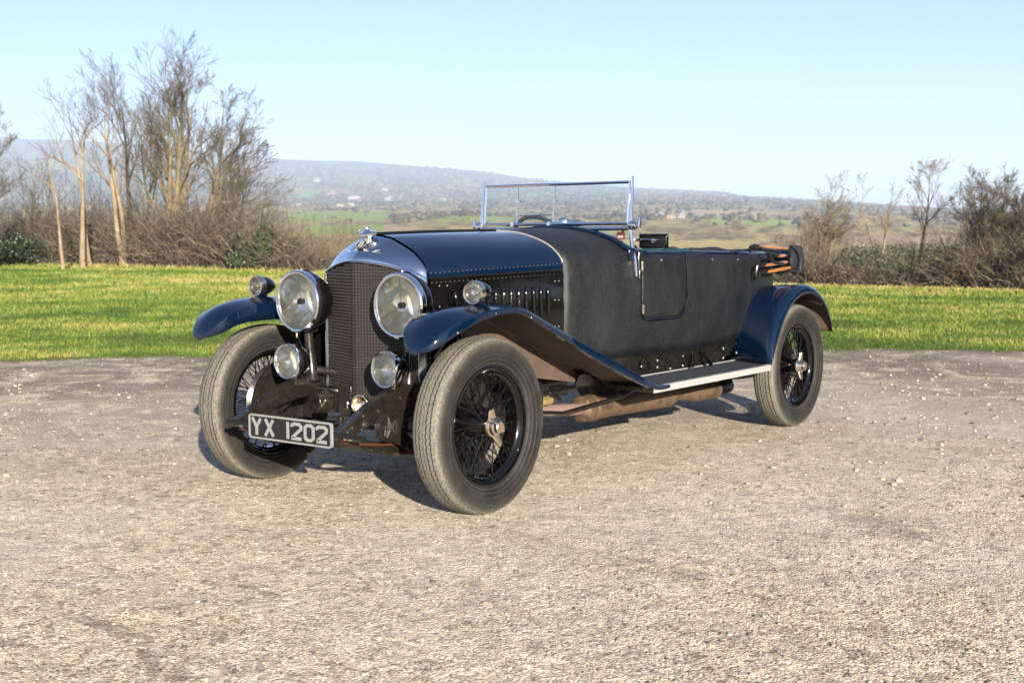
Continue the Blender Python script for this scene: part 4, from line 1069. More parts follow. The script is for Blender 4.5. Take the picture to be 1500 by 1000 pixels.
# ---- gravel of the car park
EDGE = [(-60, 62), (-20, 30), (-6, 17.2), (0.9, 9.55), (2.68, 7.75), (4.16, 6.45), (6.1, 4.6), (7.7, 3.0), (9.0, 1.5), (9.75, -.5), (10.3, -3.2), (11.5, -8), (16, -24), (30, -60)]
def edge_pts():
    out = []
    E = crom(EDGE, 30)
    for x, y in E:
        n = mnoise.noise(Vector((x*.9, y*.9, 3)))*.45+mnoise.noise(Vector((x*3.7, y*3.7, 9)))*.20+mnoise.noise(Vector((x*11, y*11, 9)))*.04
        out.append((x+n*.75, y+n*.65))
    return out
EP = edge_pts()
def gravel_material():
    m = N('compacted_gravel'); pos = m.nd('NewGeometry').outputs['Position']
    big = m.noise(.32, 6, .6, pos); mid = m.noise(1.6, 6, .65, pos); fine = m.noise(30, 5, .7, pos)
    v1 = m.voro(125, pos); v2 = m.voro(38, pos); v3 = m.voro(13, pos)
    base = m.ramp(mid.outputs[0], [(.25, (.375, .32, .24)), (.5, (.465, .405, .31)), (.75, (.545, .48, .38))])
    g1 = m.ramp(v1.outputs['Color'], [(.14, (.20, .18, .15)), (.26, (.80, .77, .73)), (.7, (1.12, 1.11, 1.08)), (.93, (1.75, 1.75, 1.72))])
    c = m.mix(.85, base.outputs[0], g1.outputs[0], 'MULTIPLY')
    g3 = m.ramp(m.voro(230, pos).outputs['Color'], [(.18, (.45, .43, .40)), (.35, (1, 1, 1)), (.85, (1.3, 1.29, 1.27))]); c = m.mix(.6, c, g3.outputs[0], 'MULTIPLY')
    g2 = m.ramp(v2.outputs['Color'], [(.12, (.50, .48, .45)), (.3, (.96, .95, .94)), (.9, (1.28, 1.27, 1.26))]); c = m.mix(.75, c, g2.outputs[0], 'MULTIPLY')
    g4 = m.ramp(m.voro(17, pos).outputs['Color'], [(.1, (.74, .72, .69)), (.5, (1, 1, 1)), (.9, (1.16, 1.15, 1.13))]); c = m.mix(.7, c, g4.outputs[0], 'MULTIPLY')
    n7 = m.noise(9, 8, .8, pos); c = m.mix(.8, c, m.ramp(n7.outputs[0], [(.36, (.62, .59, .56)), (.50, (1, 1, 1)), (.64, (1.20, 1.19, 1.17))]).outputs[0], 'MULTIPLY')
    sep = m.nd('SeparateColor'); m.ln(v2.outputs['Color'], sep.inputs[0])
    lit = m.math('MULTIPLY', m.math('GREATER_THAN', sep.outputs[0], .93), m.math('LESS_THAN', v2.outputs['Distance'], .34))
    c = m.mix(m.math('MULTIPLY', lit, .5), c, (.60, .54, .45))
    drk = m.math('MULTIPLY', m.math('GREATER_THAN', sep.outputs[1], .92), m.math('LESS_THAN', v2.outputs['Distance'], .30))
    c = m.mix(m.math('MULTIPLY', drk, .7), c, (.13, .105, .08))
    # damp, loose dirt in worn hollows; long patches across the slope
    mp = m.nd('Mapping'); mp.inputs['Rotation'].default_value = (0, 0, R_(35)); mp.inputs['Scale'].default_value = (1.3, .35, 1); m.ln(pos, mp.inputs[0])
    pat = m.noise(1.15, 9, .74, mp.outputs[0], .9)
    dirt = m.ramp(pat.outputs[0], [(.60, 0), (.645, .9)]); dm = m.math('MULTIPLY', dirt.outputs[0], m.ramp(fine.outputs[0], [(.38, 1), (.62, .25)]).outputs[0])
    c = m.mix(dm, c, (.15, .115, .085))
    # browner strip of mud by the grass
    at = m.nd('Attribute'); at.attribute_name = 'verge'
    vf = m.math('MULTIPLY', at.outputs['Fac'], m.ramp(m.noise(1.6, 9, .78, pos, .8).outputs[0], [(.40, .0), (.52, 1)]).outputs[0])
    c = m.mix(vf, c, m.mix(fine.outputs[0], (.085, .063, .05), (.22, .175, .135)))
    pale = m.ramp(big.outputs[0], [(.45, 0), (.65, .35)]); c = m.mix(pale.outputs[0], c, (.50, .46, .40))
    m.col(c); m.set(Roughness=.92, Specular_IOR_Level=.25)
    hb = m.math('ADD', m.math('MULTIPLY', v1.outputs['Distance'], -.6), m.math('MULTIPLY', fine.outputs[0], .8))
    b1 = m.bump(hb, .95, .0095)
    b2 = m.bump(m.ramp(v2.outputs['Distance'], [(.1, 1), (.5, 0)]).outputs[0], .35, .008, b1)
    m.bump(mid.outputs[0], .5, .05, b2)
    return m.m
def build_gravel():
    mb = MB(); rows = []; at = []
    back = (-.70, -.715)
    ds = [0, .15, .35, .7, 1.2, 2, 3.2, 5, 8, 13, 22, 40]
    for x, y in EP:
        rows.append([(x+back[0]*d, y+back[1]*d, .004 if d > 0 else -.02) for d in ds])
    mb.grid(rows); mb.at = [float(np.interp(ds[k % len(ds)], [0, 1, 4, 8], [1, 1, .75, 0])) for k in range(len(mb.v))]
    o = mb.build('gravel', [gravel_material()], None, smooth=0, attr='verge', fixn=False)
    # one face pointing up
    me = o.data
    if me.polygons[20].normal.z < 0: me.flip_normals()
    tag(o, kind='structure'); return o
gravel = build_gravel()

# numpy mesh maker (triangles)
def fast_mesh(name, V, F, mats, midx=None, label=None, cat=None, kind=None, parent=None, smooth=False, group=None, colors=None):
    me = bpy.data.meshes.new(name); nv = len(V); nf, k = F.shape
    me.vertices.add(nv); me.vertices.foreach_set('co', np.asarray(V, np.float32).reshape(-1))
    me.loops.add(nf*k); me.loops.foreach_set('vertex_index', F.astype(np.int32).reshape(-1))
    me.polygons.add(nf); me.polygons.foreach_set('loop_start', np.arange(nf, dtype=np.int32)*k)
    for m in mats: me.materials.append(M[m] if isinstance(m, str) else m)
    if midx is not None: me.polygons.foreach_set('material_index', midx.astype(np.int32))
    if smooth: me.polygons.foreach_set('use_smooth', np.ones(nf, bool))
    if colors is not None:
        ca = me.attributes.new('shade', 'FLOAT', 'POINT'); ca.data.foreach_set('value', colors.astype(np.float32))
    me.update(calc_edges=True); me.validate()
    o = bpy.data.objects.new(name, me); S.collection.objects.link(o)
    if parent is not None: o.parent = parent
    return tag(o, label, cat, group, kind)
def inside_gravel(x, y):
    ex = np.array([p[0] for p in EP]); ey = np.array([p[1] for p in EP])
    a = np.array([(.70*px+.715*py) for px, py in EP]); b = np.array([(-.715*px+.70*py) for px, py in EP])
    o = np.argsort(b); pa = .70*x+.715*y; pb = -.715*x+.70*y
    return np.interp(pb, b[o], a[o])-pa            # >0 inside the gravel, distance to the edge
# loose stones
def stones(n, D0, D1, smin, smax, name, seed, ramp_d=0):
    r = np.random.default_rng(seed)
    D = D0*(D1/D0)**r.random(n); U = r.uniform(-120, 1620, n)
    X = CP.x+FH.x*D+RH.x*D*(U-750)/1845.2; Y = CP.y+FH.y*D+RH.y*D*(U-750)/1845.2
    ok = (inside_gravel(X, Y) > .02) & ((r.random(n) < np.clip((D-ramp_d)/5, 0, 1)*np.clip((fbm(X*.9, Y*.9, 44, 3)-.30)*3.5, .08, 1)) if ramp_d else np.ones(n, bool)); X, Y = X[ok], Y[ok]; n = len(X)
    s = smin*(smax/smin)**(r.random(n)**4.5)
    t = (1+5**.5)/2
    iv = np.array([(-1, t, 0), (1, t, 0), (-1, -t, 0), (1, -t, 0), (0, -1, t), (0, 1, t), (0, -1, -t), (0, 1, -t), (t, 0, -1), (t, 0, 1), (-t, 0, -1), (-t, 0, 1)])/1.9
    fi = np.array([(0, 11, 5), (0, 5, 1), (0, 1, 7), (0, 7, 10), (0, 10, 11), (1, 5, 9), (5, 11, 4), (11, 10, 2), (10, 7, 6), (7, 1, 8), (3, 9, 4), (3, 4, 2), (3, 2, 6), (3, 6, 8), (3, 8, 9), (4, 9, 5), (2, 4, 11), (6, 2, 10), (8, 6, 7), (9, 8, 1)])
    V = iv[None]*(1+r.uniform(-.28, .28, (n, 12, 1))); an = r.uniform(0, 6.28, n)[:, None]
    sx = r.uniform(.7, 1.3, n)[:, None]; sz = r.uniform(.35, .75, n)[:, None]
    vx = V[..., 0]*sx; vy = V[..., 1]; vz = V[..., 2]*sz
    x2 = vx*np.cos(an)-vy*np.sin(an); y2 = vx*np.sin(an)+vy*np.cos(an)
    P = np.stack([X[:, None]+x2*s[:, None], Y[:, None]+y2*s[:, None], .004+vz*s[:, None]+s[:, None]*.22], -1).reshape(-1, 3)
    F = (fi[None]+12*np.arange(n)[:, None, None]).reshape(-1, 3)
    c = np.repeat(r.random(n), 12)
    m = N('loose_flint'); at = m.nd('Attribute'); at.attribute_name = 'shade'
    m.col(m.ramp(at.outputs['Fac'], [(0, (.06, .05, .04)), (.3, (.16, .135, .10)), (.7, (.26, .22, .17)), (.95, (.32, .28, .22)), (1, (.48, .43, .35))]).outputs[0]); m.set(Roughness=.85)
    fast_mesh(name, P, F, [m.m], kind='stuff', colors=c)
stones(38000, 2.6, 17, .0016, .0095, 'loose_stones', 4)
stones(17000, 5.2, 19, .005, .021, 'loose_stones', 14, 5.5)
# grass blades
def grass():
    r = np.random.default_rng(9); n = 460000
    D = 7.5*(62/7.5)**(r.random(n)**1.15); U = r.uniform(-380, 1880, n)
    X = CP.x+FH.x*D+RH.x*D*(U-750)/1845.2; Y = CP.y+FH.y*D+RH.y*D*(U-750)/1845.2
    ins = inside_gravel(X, Y); bare = (ins > -.9) & (fbm(X*1.9, Y*1.9, 55, 3) > .60+.25*np.clip(-ins, 0, 1)); ok = (((ins < 0) & ~bare) | ((ins < 1.6) & (r.random(n) < 1.0*np.exp(-np.maximum(ins, 0)*2.2)*np.clip((fbm(X*2.3, Y*2.3, 71, 3)-.45)*7, 0, 1)))) & (D < npi(U, HEDGE)*1.04)
    X, Y, D, U, ins = X[ok], Y[ok], D[ok], U[ok], ins[ok]; n = len(X)
    cl = fbm(X*1.3, Y*1.3, 3, 3); cl2 = fbm(X*.35, Y*.35, 8, 3)
    edge = np.clip(1+ins/.8, 0, 1)
    tall = np.clip((D/npi(U, HEDGE)-.90)/.08, 0, 1)
    h = (.014+.026*r.random(n)**2)*(.6+cl)*np.clip(D/13, .8, 2.2)*(1+tall*1.6*np.clip((900-U)/700, 0, 1)); h = np.where(ins > 0, h*.7, h)
    w = .0042*(.7+.6*r.random(n))*np.clip(D/9, 1, 5)*(1+tall*.3)
    a = r.uniform(0, 6.28, n); la = r.uniform(0, 6.28, n); ln = h*r.uniform(.2, 1.0, n)
    p0 = np.stack([X-np.cos(a)*w, Y-np.sin(a)*w, np.full(n, -.003)], -1); p1 = np.stack([X+np.cos(a)*w, Y+np.sin(a)*w, np.full(n, -.003)], -1)
    p2 = np.stack([X+np.cos(la)*ln, Y+np.sin(la)*ln, h], -1)
    P = np.stack([p0, p1, p2], 1).reshape(-1, 3); F = np.arange(3*n).reshape(-1, 3)
    dry = np.clip(.17+.9*(cl2-.48)+.9*(cl-.5)+.28*r.random(n)-.20*edge, 0, .85); dry = np.maximum(dry, tall*r.uniform(.3, 1, n))
    m = N('grass_blade'); at = m.nd('Attribute'); at.attribute_name = 'shade'
    m.col(m.ramp(at.outputs['Fac'], [(0, (.026, .068, .007)), (.25, (.088, .145, .016)), (.5, (.185, .205, .036)), (.75, (.30, .255, .085)), (1, (.40, .30, .15))]).outputs[0]); m.set(Roughness=.6, Specular_IOR_Level=.3)
    tr = m.nd('BsdfTranslucent'); m.ln(m.b.inputs['Base Color'].links[0].from_socket, tr.inputs[0]); mx = m.nd('MixShader'); mx.inputs[0].default_value = .25
    m.ln(m.b.outputs[0], mx.inputs[1]); m.ln(tr.outputs[0], mx.inputs[2]); m.ln(mx.outputs[0], m.out.inputs[0])
    fast_mesh('grass', P, F, [m.m], kind='stuff', colors=np.repeat(dry, 3))
grass()

# ---- bare trees
def bark(name, c0, c1, c2):
    m = N(name); mp = m.nd('Mapping'); mp.inputs['Scale'].default_value = (1, 1, .25); m.ln(m.co.outputs['Object'], mp.inputs[0])
    n = m.noise(3.0, 7, .7, mp.outputs[0]); m.col(m.ramp(n.outputs[0], [(.3, c0), (.5, c1), (.72, c2)]).outputs[0]); m.set(Roughness=.9, Specular_IOR_Level=.2)
    m.bump(n.outputs[0], .6, .04); return m.m
M['bark_grey'] = bark('grey_green_bark', (.06, .052, .03), (.12, .10, .057), (.19, .16, .095))
M['bark_pale'] = bark('pale_tan_bark', (.085, .062, .038), (.19, .142, .088), (.27, .215, .145))
M['bark_dark'] = bark('dark_bark', (.03, .025, .018), (.065, .053, .036), (.11, .088, .055))
M['twig'] = mat_simple('twig_brown', (.085, .066, .042), .85, 0, .4, .7)
M['twig_pale'] = mat_simple('twig_tan', (.17, .13, .08), .85, 0, .4, .7)
M['twig_dark'] = mat_simple('twig_dark', (.050, .037, .027), .85, 0, .4, .7)
class Segs:
    """collects tapered segments, emits prisms"""
    def __init__(s): s.a = []; s.b = []; s.ra = []; s.rb = []
    def add(s, a, b, ra, rb): s.a.append(a); s.b.append(b); s.ra.append(ra); s.rb.append(rb)
    def mesh(s, n):
        A = np.array(s.a, float); B = np.array(s.b, float); ra = np.array(s.ra); rb = np.array(s.rb)
        d = B-A; L = np.linalg.norm(d, axis=1, keepdims=True); d = d/np.maximum(L, 1e-6)
        ref = np.where(np.abs(d[:, 2:3]) < .9, np.array([[0, 0, 1.]]), np.array([[1., 0, 0]])); u = np.cross(d, ref); u /= np.linalg.norm(u, axis=1, keepdims=True); w = np.cross(d, u)
        an = 2*np.pi*np.arange(n)/n; c = np.cos(an)[None, :, None]; sn = np.sin(an)[None, :, None]
        o = u[:, None]*c+w[:, None]*sn
        V = np.concatenate([A[:, None]+o*ra[:, None, None], B[:, None]+o*rb[:, None, None]], 1).reshape(-1, 3)
        j = np.arange(n); j2 = (j+1) % n; f = np.stack([j, j2, j2+n, j+n], -1)
        F = (f[None]+2*n*np.arange(len(A))[:, None, None]).reshape(-1, 4); return V, F
def grow(rnd, base, height, r0, lean, spread=.45, levels=4, first=.35, wig=.10, dens=1.0, forks=None, twig_r=.006, up=.25):
    big = Segs(); med = Segs(); fine = Segs()
    NS = [10, 6, 5, 4, 3]; CL = [.46, .58, .60, .60, .5]
    def branch(p, d, L, r, lev, rt):
        n = NS[lev]; seg = L/n; r_in = r; wg = wig*(1 if lev else .55)
        for k in range(n):
            d = (d+Vector((rnd.gauss(0, wg), rnd.gauss(0, wg), rnd.gauss(0, wg*.6)+up*(.10 if lev else .16)))).normalized()
            q = p+d*seg; ra = r; r = max(twig_r*.5, lerp(r_in, rt, (k+1)/n))
            (big if ra > .035 else (med if ra > twig_r*1.4 else fine)).add(p, q, ra, r); p = q; fr = (k+1)/n
            if lev < levels and (fr > first if lev == 0 else k > 0 or lev > 1):
                nb = int(dens*(1.75 if lev == 0 else 1.25)+rnd.random())
                for _ in range(nb):
                    a = rnd.uniform(0, 6.283); perp = Vector((math.cos(a), math.sin(a), .15)); perp = (perp-d*perp.dot(d)).normalized()
                    sp = spread*rnd.uniform(.75, 1.6)*(1.15 if lev == 0 else 1); nd_ = (d*math.cos(sp)+perp*math.sin(sp)).normalized()
                    cl = L*CL[lev]*(1.2-.65*fr)*rnd.uniform(.65, 1.2); cr = min(r*.72, max(twig_r*.6, cl*.017))
                    branch(p, nd_, cl, cr, lev+1, twig_r*.5)
    lv = Vector((lean[0], lean[1], 1)).normalized()
    for f in (forks or [(0, 0, 1.0)]):
        branch(Vector(base), (lv+Vector((f[0], f[1], 0))).normalized(), height*.92*f[2], r0*(.5+.5*f[2]), 0, twig_r*1.2)
    return big, med, fine
def tree(D, ux, top, r0, lean_u, seed, label, bk='bark_grey', tw='twig', levels=5, spread=.45, first=.35, dens=1.0, forks=None, group=None, name='bare_tree', sink=0.0, wig=.12, up=.25, lean_d=0, twig_r=.008):
    rnd = random.Random(seed); z = min(0, tz(D, ux))-sink; b = world(D, ux, z)
    root = empty(name, b, label, 'tree', group)
    ln = RH*lean_u+FH*lean_d
    fk = [tuple((RH*f[0]+FH*f[1])[:2])+(f[2],) for f in forks] if forks else None
    height = 1.265+(346.5-top)/1845.2*D-z
    big, med, fine = grow(rnd, (0, 0, -.1), height, r0, ln, spread, levels, first, wig, dens, fk, twig_r, up)
    tz_ = max([p[2] for p in med.b]+[p[2] for p in fine.b]+[1]); k_ = height/tz_
    for sg in (big, med, fine): sg.a = [tuple(c*k_ for c in p) for p in sg.a]; sg.b = [tuple(c*k_ for c in p) for p in sg.b]
    parts = []
    if big.a:
        V, F = big.mesh(7); fast_mesh('trunk', V, F, [bk], parent=root, smooth=True)
    V1, F1 = med.mesh(4); V2, F2 = (fine.mesh(3) if fine.a else (np.zeros((0, 3)), np.zeros((0, 4), int)))
    V = np.concatenate([V1, V2]); F = np.concatenate([F1, F2+len(V1)]); mi = np.concatenate([np.zeros(len(F1)), np.ones(len(F2))])
    fast_mesh('crown', V, F, [bk, tw], mi, parent=root, smooth=True)
    return root, len(big.a)+len(med.a)+len(fine.a)
GL = 'bare trees in the thicket on the left'; GR = 'bare trees in the hedge on the right'
TREES = [
 # D, ux, py of the top, r0, lean, seed, label, kw
 (56, 254, 42, .25, .06, 3, 'tallest bare tree on the left with a dense upright crown of fine twigs', dict(forks=[(0, 0, 1), (.16, .1, .93), (-.13, .1, .84)], levels=4, spread=.42, first=.22, up=.5, dens=0.94, twig_r=.010)),
 (55, 286, 122, .22, .30, 14, 'wide bare tree leaning right at the right end of the left thicket', dict(forks=[(0, 0, 1), (.22, 0, .92), (.62, .1, .8)], spread=.5, first=.2, levels=4, dens=0.89, up=.25, twig_r=.010)),
 (57, 198, 78, .17, -.03, 21, 'slim upright bare tree with a dark trunk left of the tallest tree', dict(bk='bark_dark', spread=.38, levels=4, up=.5, first=.4, dens=0.91, twig_r=.0065)),
 (55, 182, 98, .15, -.12, 33, 'bare tree with a brown forked trunk in the middle of the left thicket', dict(bk='bark_pale', spread=.38, forks=[(0, 0, 1), (.17, 0, .92)], levels=4, up=.6, dens=0.74, twig_r=.0065, first=.4)),
 (53, 122, 128, .14, .10, 45, 'pale tan trunk curving right in the left thicket', dict(bk='bark_pale', spread=.42, levels=4, wig=.16, up=.5, first=.5, dens=0.74, twig_r=.0065)),
 (54, 134, 105, .12, -.10, 47, 'thin tan tree crossing behind the curved pale trunk', dict(bk='bark_pale', spread=.42, levels=4, up=.5, dens=0.66, twig_r=.0065, first=.5)),
 (51, 93, 180, .09, -.02, 52, 'straight pale trunk with few twigs at the left of the thicket', dict(bk='bark_pale', spread=.5, levels=3, dens=0.66, first=.55, up=.5)),
 (60, 228, 110, .12, .04, 61, 'slender grey tree standing between the two largest crowns', dict(spread=.4, levels=4, up=.4, dens=0.83, twig_r=.0065)),
 (54, -25, 138, .20, .14, 72, 'grey tree cut off by the left edge of the picture', dict(spread=.5, levels=4, forks=[(0, 0, 1), (.3, 0, .7)], dens=0.92, up=.4)),
 (64, 45, 225, .09, 0, 77, 'small faint bare tree between the cut off tree and the pale trunk', dict(spread=.5, levels=3, dens=0.79)),
 (57, 345, 235, .10, .25, 83, 'low spreading bare tree at the right end of the left thicket', dict(spread=.6, levels=4, bk='bark_dark', dens=0.66)),
 (37, 1204, 250, .06, .02, 101, 'scrubby bare tree with several stems behind the rear wing', dict(forks=[(0, 0, 1), (-.16, 0, .85), (.14, 0, .75), (-.34, 0, .7), (.3, 0, .6)], levels=3, spread=.45, bk='bark_grey', tw='twig_pale', group='r', dens=1.03, twig_r=.006, up=.4, first=.25)),
 (36, 1294, 253, .062, .0, 112, 'pale tan tree, taller of the crooked pair near the middle of the right hedge', dict(bk='bark_pale', tw='twig_pale', levels=4, spread=.45, wig=.17, first=.52, group='r', dens=0.62, twig_r=.0055, up=.5)),
 (35, 1294, 268, .060, -.26, 118, 'pale tan tree leaning left with a bent trunk, shorter of the crooked pair', dict(bk='bark_pale', tw='twig_pale', levels=3, spread=.5, wig=.2, first=.45, group='r', dens=0.88, twig_r=.0055, up=.55)),
 (35, 1338, 230, .075, .20, 123, 'pale tree with a leaning trunk and an open round crown on the right', dict(bk='bark_pale', tw='twig_pale', levels=4, spread=.50, first=.48, wig=.10, group='r', dens=0.88, twig_r=.0055, up=.4)),
 (33, 1440, 240, .07, .0, 131, 'dense brown tree with many upright stems near the right edge', dict(forks=[(0, 0, 1), (-.16, 0, .95), (.16, 0, .95), (.3, 0, .85), (-.3, 0, .8)], levels=4, spread=.45, first=.15, tw='twig', group='r', twig_r=.0055, dens=0.88, up=.4)),
 (31, 1512, 275, .06, .0, 144, 'brown shrubby tree cut off by the right edge of the picture', dict(forks=[(0, 0, 1), (-.25, 0, .95), (-.45, 0, .8), (.3, 0, .9)], levels=3, spread=.5, tw='twig', group='r', twig_r=.006, dens=1.33, first=.1)),
]
cnt = 0
for (D, ux, h, r0, ln, sd, lb, kw) in TREES:
    g_ = kw.pop('group', None); _, c_ = tree(D, ux, h, r0, ln, sd, lb, group=(GR if g_ else GL), sink=(.15 if g_ else 0), **kw); cnt += c_
print('tree segments', cnt)

# ---- tangled undergrowth: a mass of bramble and brushwood below the trees (too many stems to count)
def brush(name, n, u0, u1, hf, seed, mats, back=6.0, thick=.007, front=.3):
    r = np.random.default_rng(seed); rnd = random.Random(seed); sg = Segs()
    for k in range(n):
        u = rnd.uniform(u0, u1); D = interp(u, HEDGE)*1.0+front+back*rnd.random()**1.3
        z = min(0.0, -(D-interp(u, HEDGE))*.06); b = world(D, u, z)
        H = hf(u)*rnd.uniform(.35, 1.1); a = rnd.uniform(0, 6.283); ln = rnd.uniform(.1, 1.0)
        d = Vector((math.cos(a)*ln, math.sin(a)*ln, 1)).normalized(); p = b; m = 5; rr = thick*rnd.uniform(.6, 1.7)
        for q in range(m):
            d = (d+Vector((rnd.gauss(0, .28), rnd.gauss(0, .28), rnd.gauss(0, .12)-.10*ln))).normalized(); p2 = p+d*H/m
            sg.add(p, p2, rr*(1-q/m*.7), rr*(1-(q+1)/m*.7))
            if rnd.random() < .9 and q:
                for _ in range(2):
                    dd = (d+Vector((rnd.gauss(0, .7), rnd.gauss(0, .7), rnd.gauss(0, .5)))).normalized(); sg.add(p2, p2+dd*H*rnd.uniform(.12, .3), rr*.45, rr*.2)
            p = p2
    for k in range(int(n*.022)):
        u = rnd.uniform(u0, min(u1, 430) if u0 < 0 else u1); D = interp(u, HEDGE)+front+.5+back*rnd.random(); b = world(D, u, 0); H = hf(u)*rnd.uniform(1.0, 1.7)
        d = Vector((rnd.gauss(0, .12), rnd.gauss(0, .12), 1)).normalized(); p = b; m = 8; rr = thick*rnd.uniform(1.2, 2.6)
        for q in range(m):
            d = (d+Vector((rnd.gauss(0, .10), rnd.gauss(0, .10), .08))).normalized(); p2 = p+d*H/m; ra = rr*(1-q/m*.85); sg.add(p, p2, ra, rr*(1-(q+1)/m*.85))
            if q > 1:
                for _ in range(3):
                    dd = (d+Vector((rnd.gauss(0, .6), rnd.gauss(0, .6), .2))).normalized(); e2 = p2+dd*H*rnd.uniform(.1, .22); sg.add(p2, e2, ra*.45, ra*.3)
                    for _ in range(2): sg.add(e2, e2+(dd+Vector((rnd.gauss(0, .5), rnd.gauss(0, .5), .3))).normalized()*H*rnd.uniform(.06, .14), ra*.3, ra*.15)
            p = p2
    V, F = sg.mesh(3); mi = np.repeat(r.integers(0, len(mats), len(sg.a)//1), 3)
    return fast_mesh(name, V, F, mats, mi, kind='stuff')
hl = lambda u: interp(u, [(-60, 3.2), (40, 2.9), (120, 3.3), (200, 3.2), (300, 3.1), (370, 2.5), (420, 1.7), (470, 1.0), (520, .4)])
brush('undergrowth', 5200, -190, 470, hl, 5, ['twig', 'twig', 'twig_pale', 'twig_dark', 'twig_dark'], 9, .015)
brush('reed_scrub', 1500, 400, 540, lambda u: interp(u, [(400, 2.0), (540, 1.4)]), 6, ['twig_pale', 'twig'], 14, .011, 3)
hr = lambda u: interp(u, [(1120, .8), (1180, 1.15), (1240, .75), (1300, .65), (1350, .8), (1400, 1.25), (1500, 1.55), (1600, 1.6)])
brush('undergrowth', 4600, 1130, 1760, hr, 8, ['twig', 'twig_dark', 'twig_dark', 'twig_pale'], 5, .009)
# leaf litter and last leaves caught in it: small flakes
def leaves(name, n, u0, u1, hf, seed, mat, size, back, front=.2, low=1.0, center=None, kind='stuff', parent=None, off=None):
    r = np.random.default_rng(seed); U = r.uniform(u0, u1, n); D = npi(U, HEDGE)+front+back*r.random(n)
    Hh = np.array([hf(u) for u in U]); z = Hh*r.random(n)**low-.05*(D-npi(U, HEDGE))
    X = CP.x+FH.x*D+RH.x*D*(U-750)/1845.2; Y = CP.y+FH.y*D+RH.y*D*(U-750)/1845.2
    c = np.stack([X, Y, z], -1)
    keep = fbm(U/9+50, z*1.7+D*.9, seed, 3) > .43; c = c[keep]; n = len(c)
    t = r.normal(size=(n, 3)); t /= np.linalg.norm(t, axis=1, keepdims=True); q = np.cross(t, r.normal(size=(n, 3))); q /= np.linalg.norm(q, axis=1, keepdims=True)
    s = size*r.uniform(.5, 1.5, (n, 1)); V = np.stack([c-t*s, c+q*s*.6, c+t*s, c-q*s*.6], 1).reshape(-1, 3); F = np.arange(4*n).reshape(-1, 4)
    return fast_mesh(name, V, F, [mat], kind=kind, parent=parent)
M['leaf_brown'] = mat_simple('dead_leaf', (.095, .062, .032), .8, 0, .5, .9)
M['leaf_green'] = mat_simple('bramble_leaf', (.040, .055, .018), .6, 0, .5, .9)
M['leaf_dark'] = mat_simple('ivy_leaf', (.020, .032, .011), .5, 0, .5, .9)
leaves('dead_leaves', 52000, -70, 430, lambda u: hl(u)*.62, 15, 'leaf_brown', .045, 9, .5, 1.2)
leaves('bramble_leaves', 16000, -70, 200, lambda u: 1.5, 16, 'leaf_green', .05, 5, .3, 1.0)
leaves('dead_leaves', 26000, 1140, 1580, lambda u: hr(u)*.66, 17, 'leaf_brown', .028, 5, .5, 1.2)
leaves('bramble_leaves', 17000, 1230, 1580, lambda u: 1.1, 18, 'leaf_dark', .03, 4, .3, 1.0)
# single evergreen bush at the right end of the left thicket
def bush(D, ux, w, h, seed, label, name='evergreen_bush', mat='leaf_green', nl=9000, sz=.05):
    rnd = random.Random(seed); r = np.random.default_rng(seed); b = world(D, ux, 0); root = empty(name, b, label, 'bush')
    big, med, fine = grow(rnd, (0, 0, -.05), h*1.2, .05, (0, 0), .6, 3, .05, .15, 1, [(0, 0, 1), (.4, 0, .9), (-.4, .1, .9), (0, .4, .8)], .01, .2)
    V1, F1 = big.mesh(5) if big.a else (np.zeros((0, 3)), np.zeros((0, 4), int)); V2, F2 = med.mesh(4)
    fast_mesh('stem', np.concatenate([V1, V2]), np.concatenate([F1, F2+len(V1)]), ['twig_dark'], parent=root, smooth=True)
    cc = r.normal(size=(46, 3))*np.array([w*.30, w*.30, h*.22])+np.array([0, 0, h*.48]); cc[:, 2] = np.clip(cc[:, 2], .1, h)
    k = r.integers(0, 46, nl); d = r.normal(size=(nl, 3)); d /= np.linalg.norm(d, axis=1, keepdims=True)
    c = cc[k]+d*(r.uniform(.5, 1.0, (nl, 1))*.17*w*np.array([[1, 1, .9]])); c = c[c[:, 2] > .02]; n = len(c)
    t = r.normal(size=(n, 3)); t /= np.linalg.norm(t, axis=1, keepdims=True); q = np.cross(t, r.normal(size=(n, 3))); q /= np.linalg.norm(q, axis=1, keepdims=True)
    s = sz*r.uniform(.5, 1.4, (n, 1)); V = np.stack([c-t*s, c+q*s*.6, c+t*s, c-q*s*.6], 1).reshape(-1, 3)
    fast_mesh('foliage', V, np.arange(4*n).reshape(-1, 4), [mat], parent=root); return root
bush(48, 383, 1.9, 1.9, 5, 'dark green ivy covered bush at the right end of the left thicket')
bush(57, 12, 2.2, 1.6, 6, 'dark green bramble bush at the far left edge of the field', mat='leaf_dark')
bush(38, 1235, 1.1, .75, 7, 'small grey green bush beside the scrubby tree behind the rear wing', mat='leaf_green', nl=3500, sz=.035)
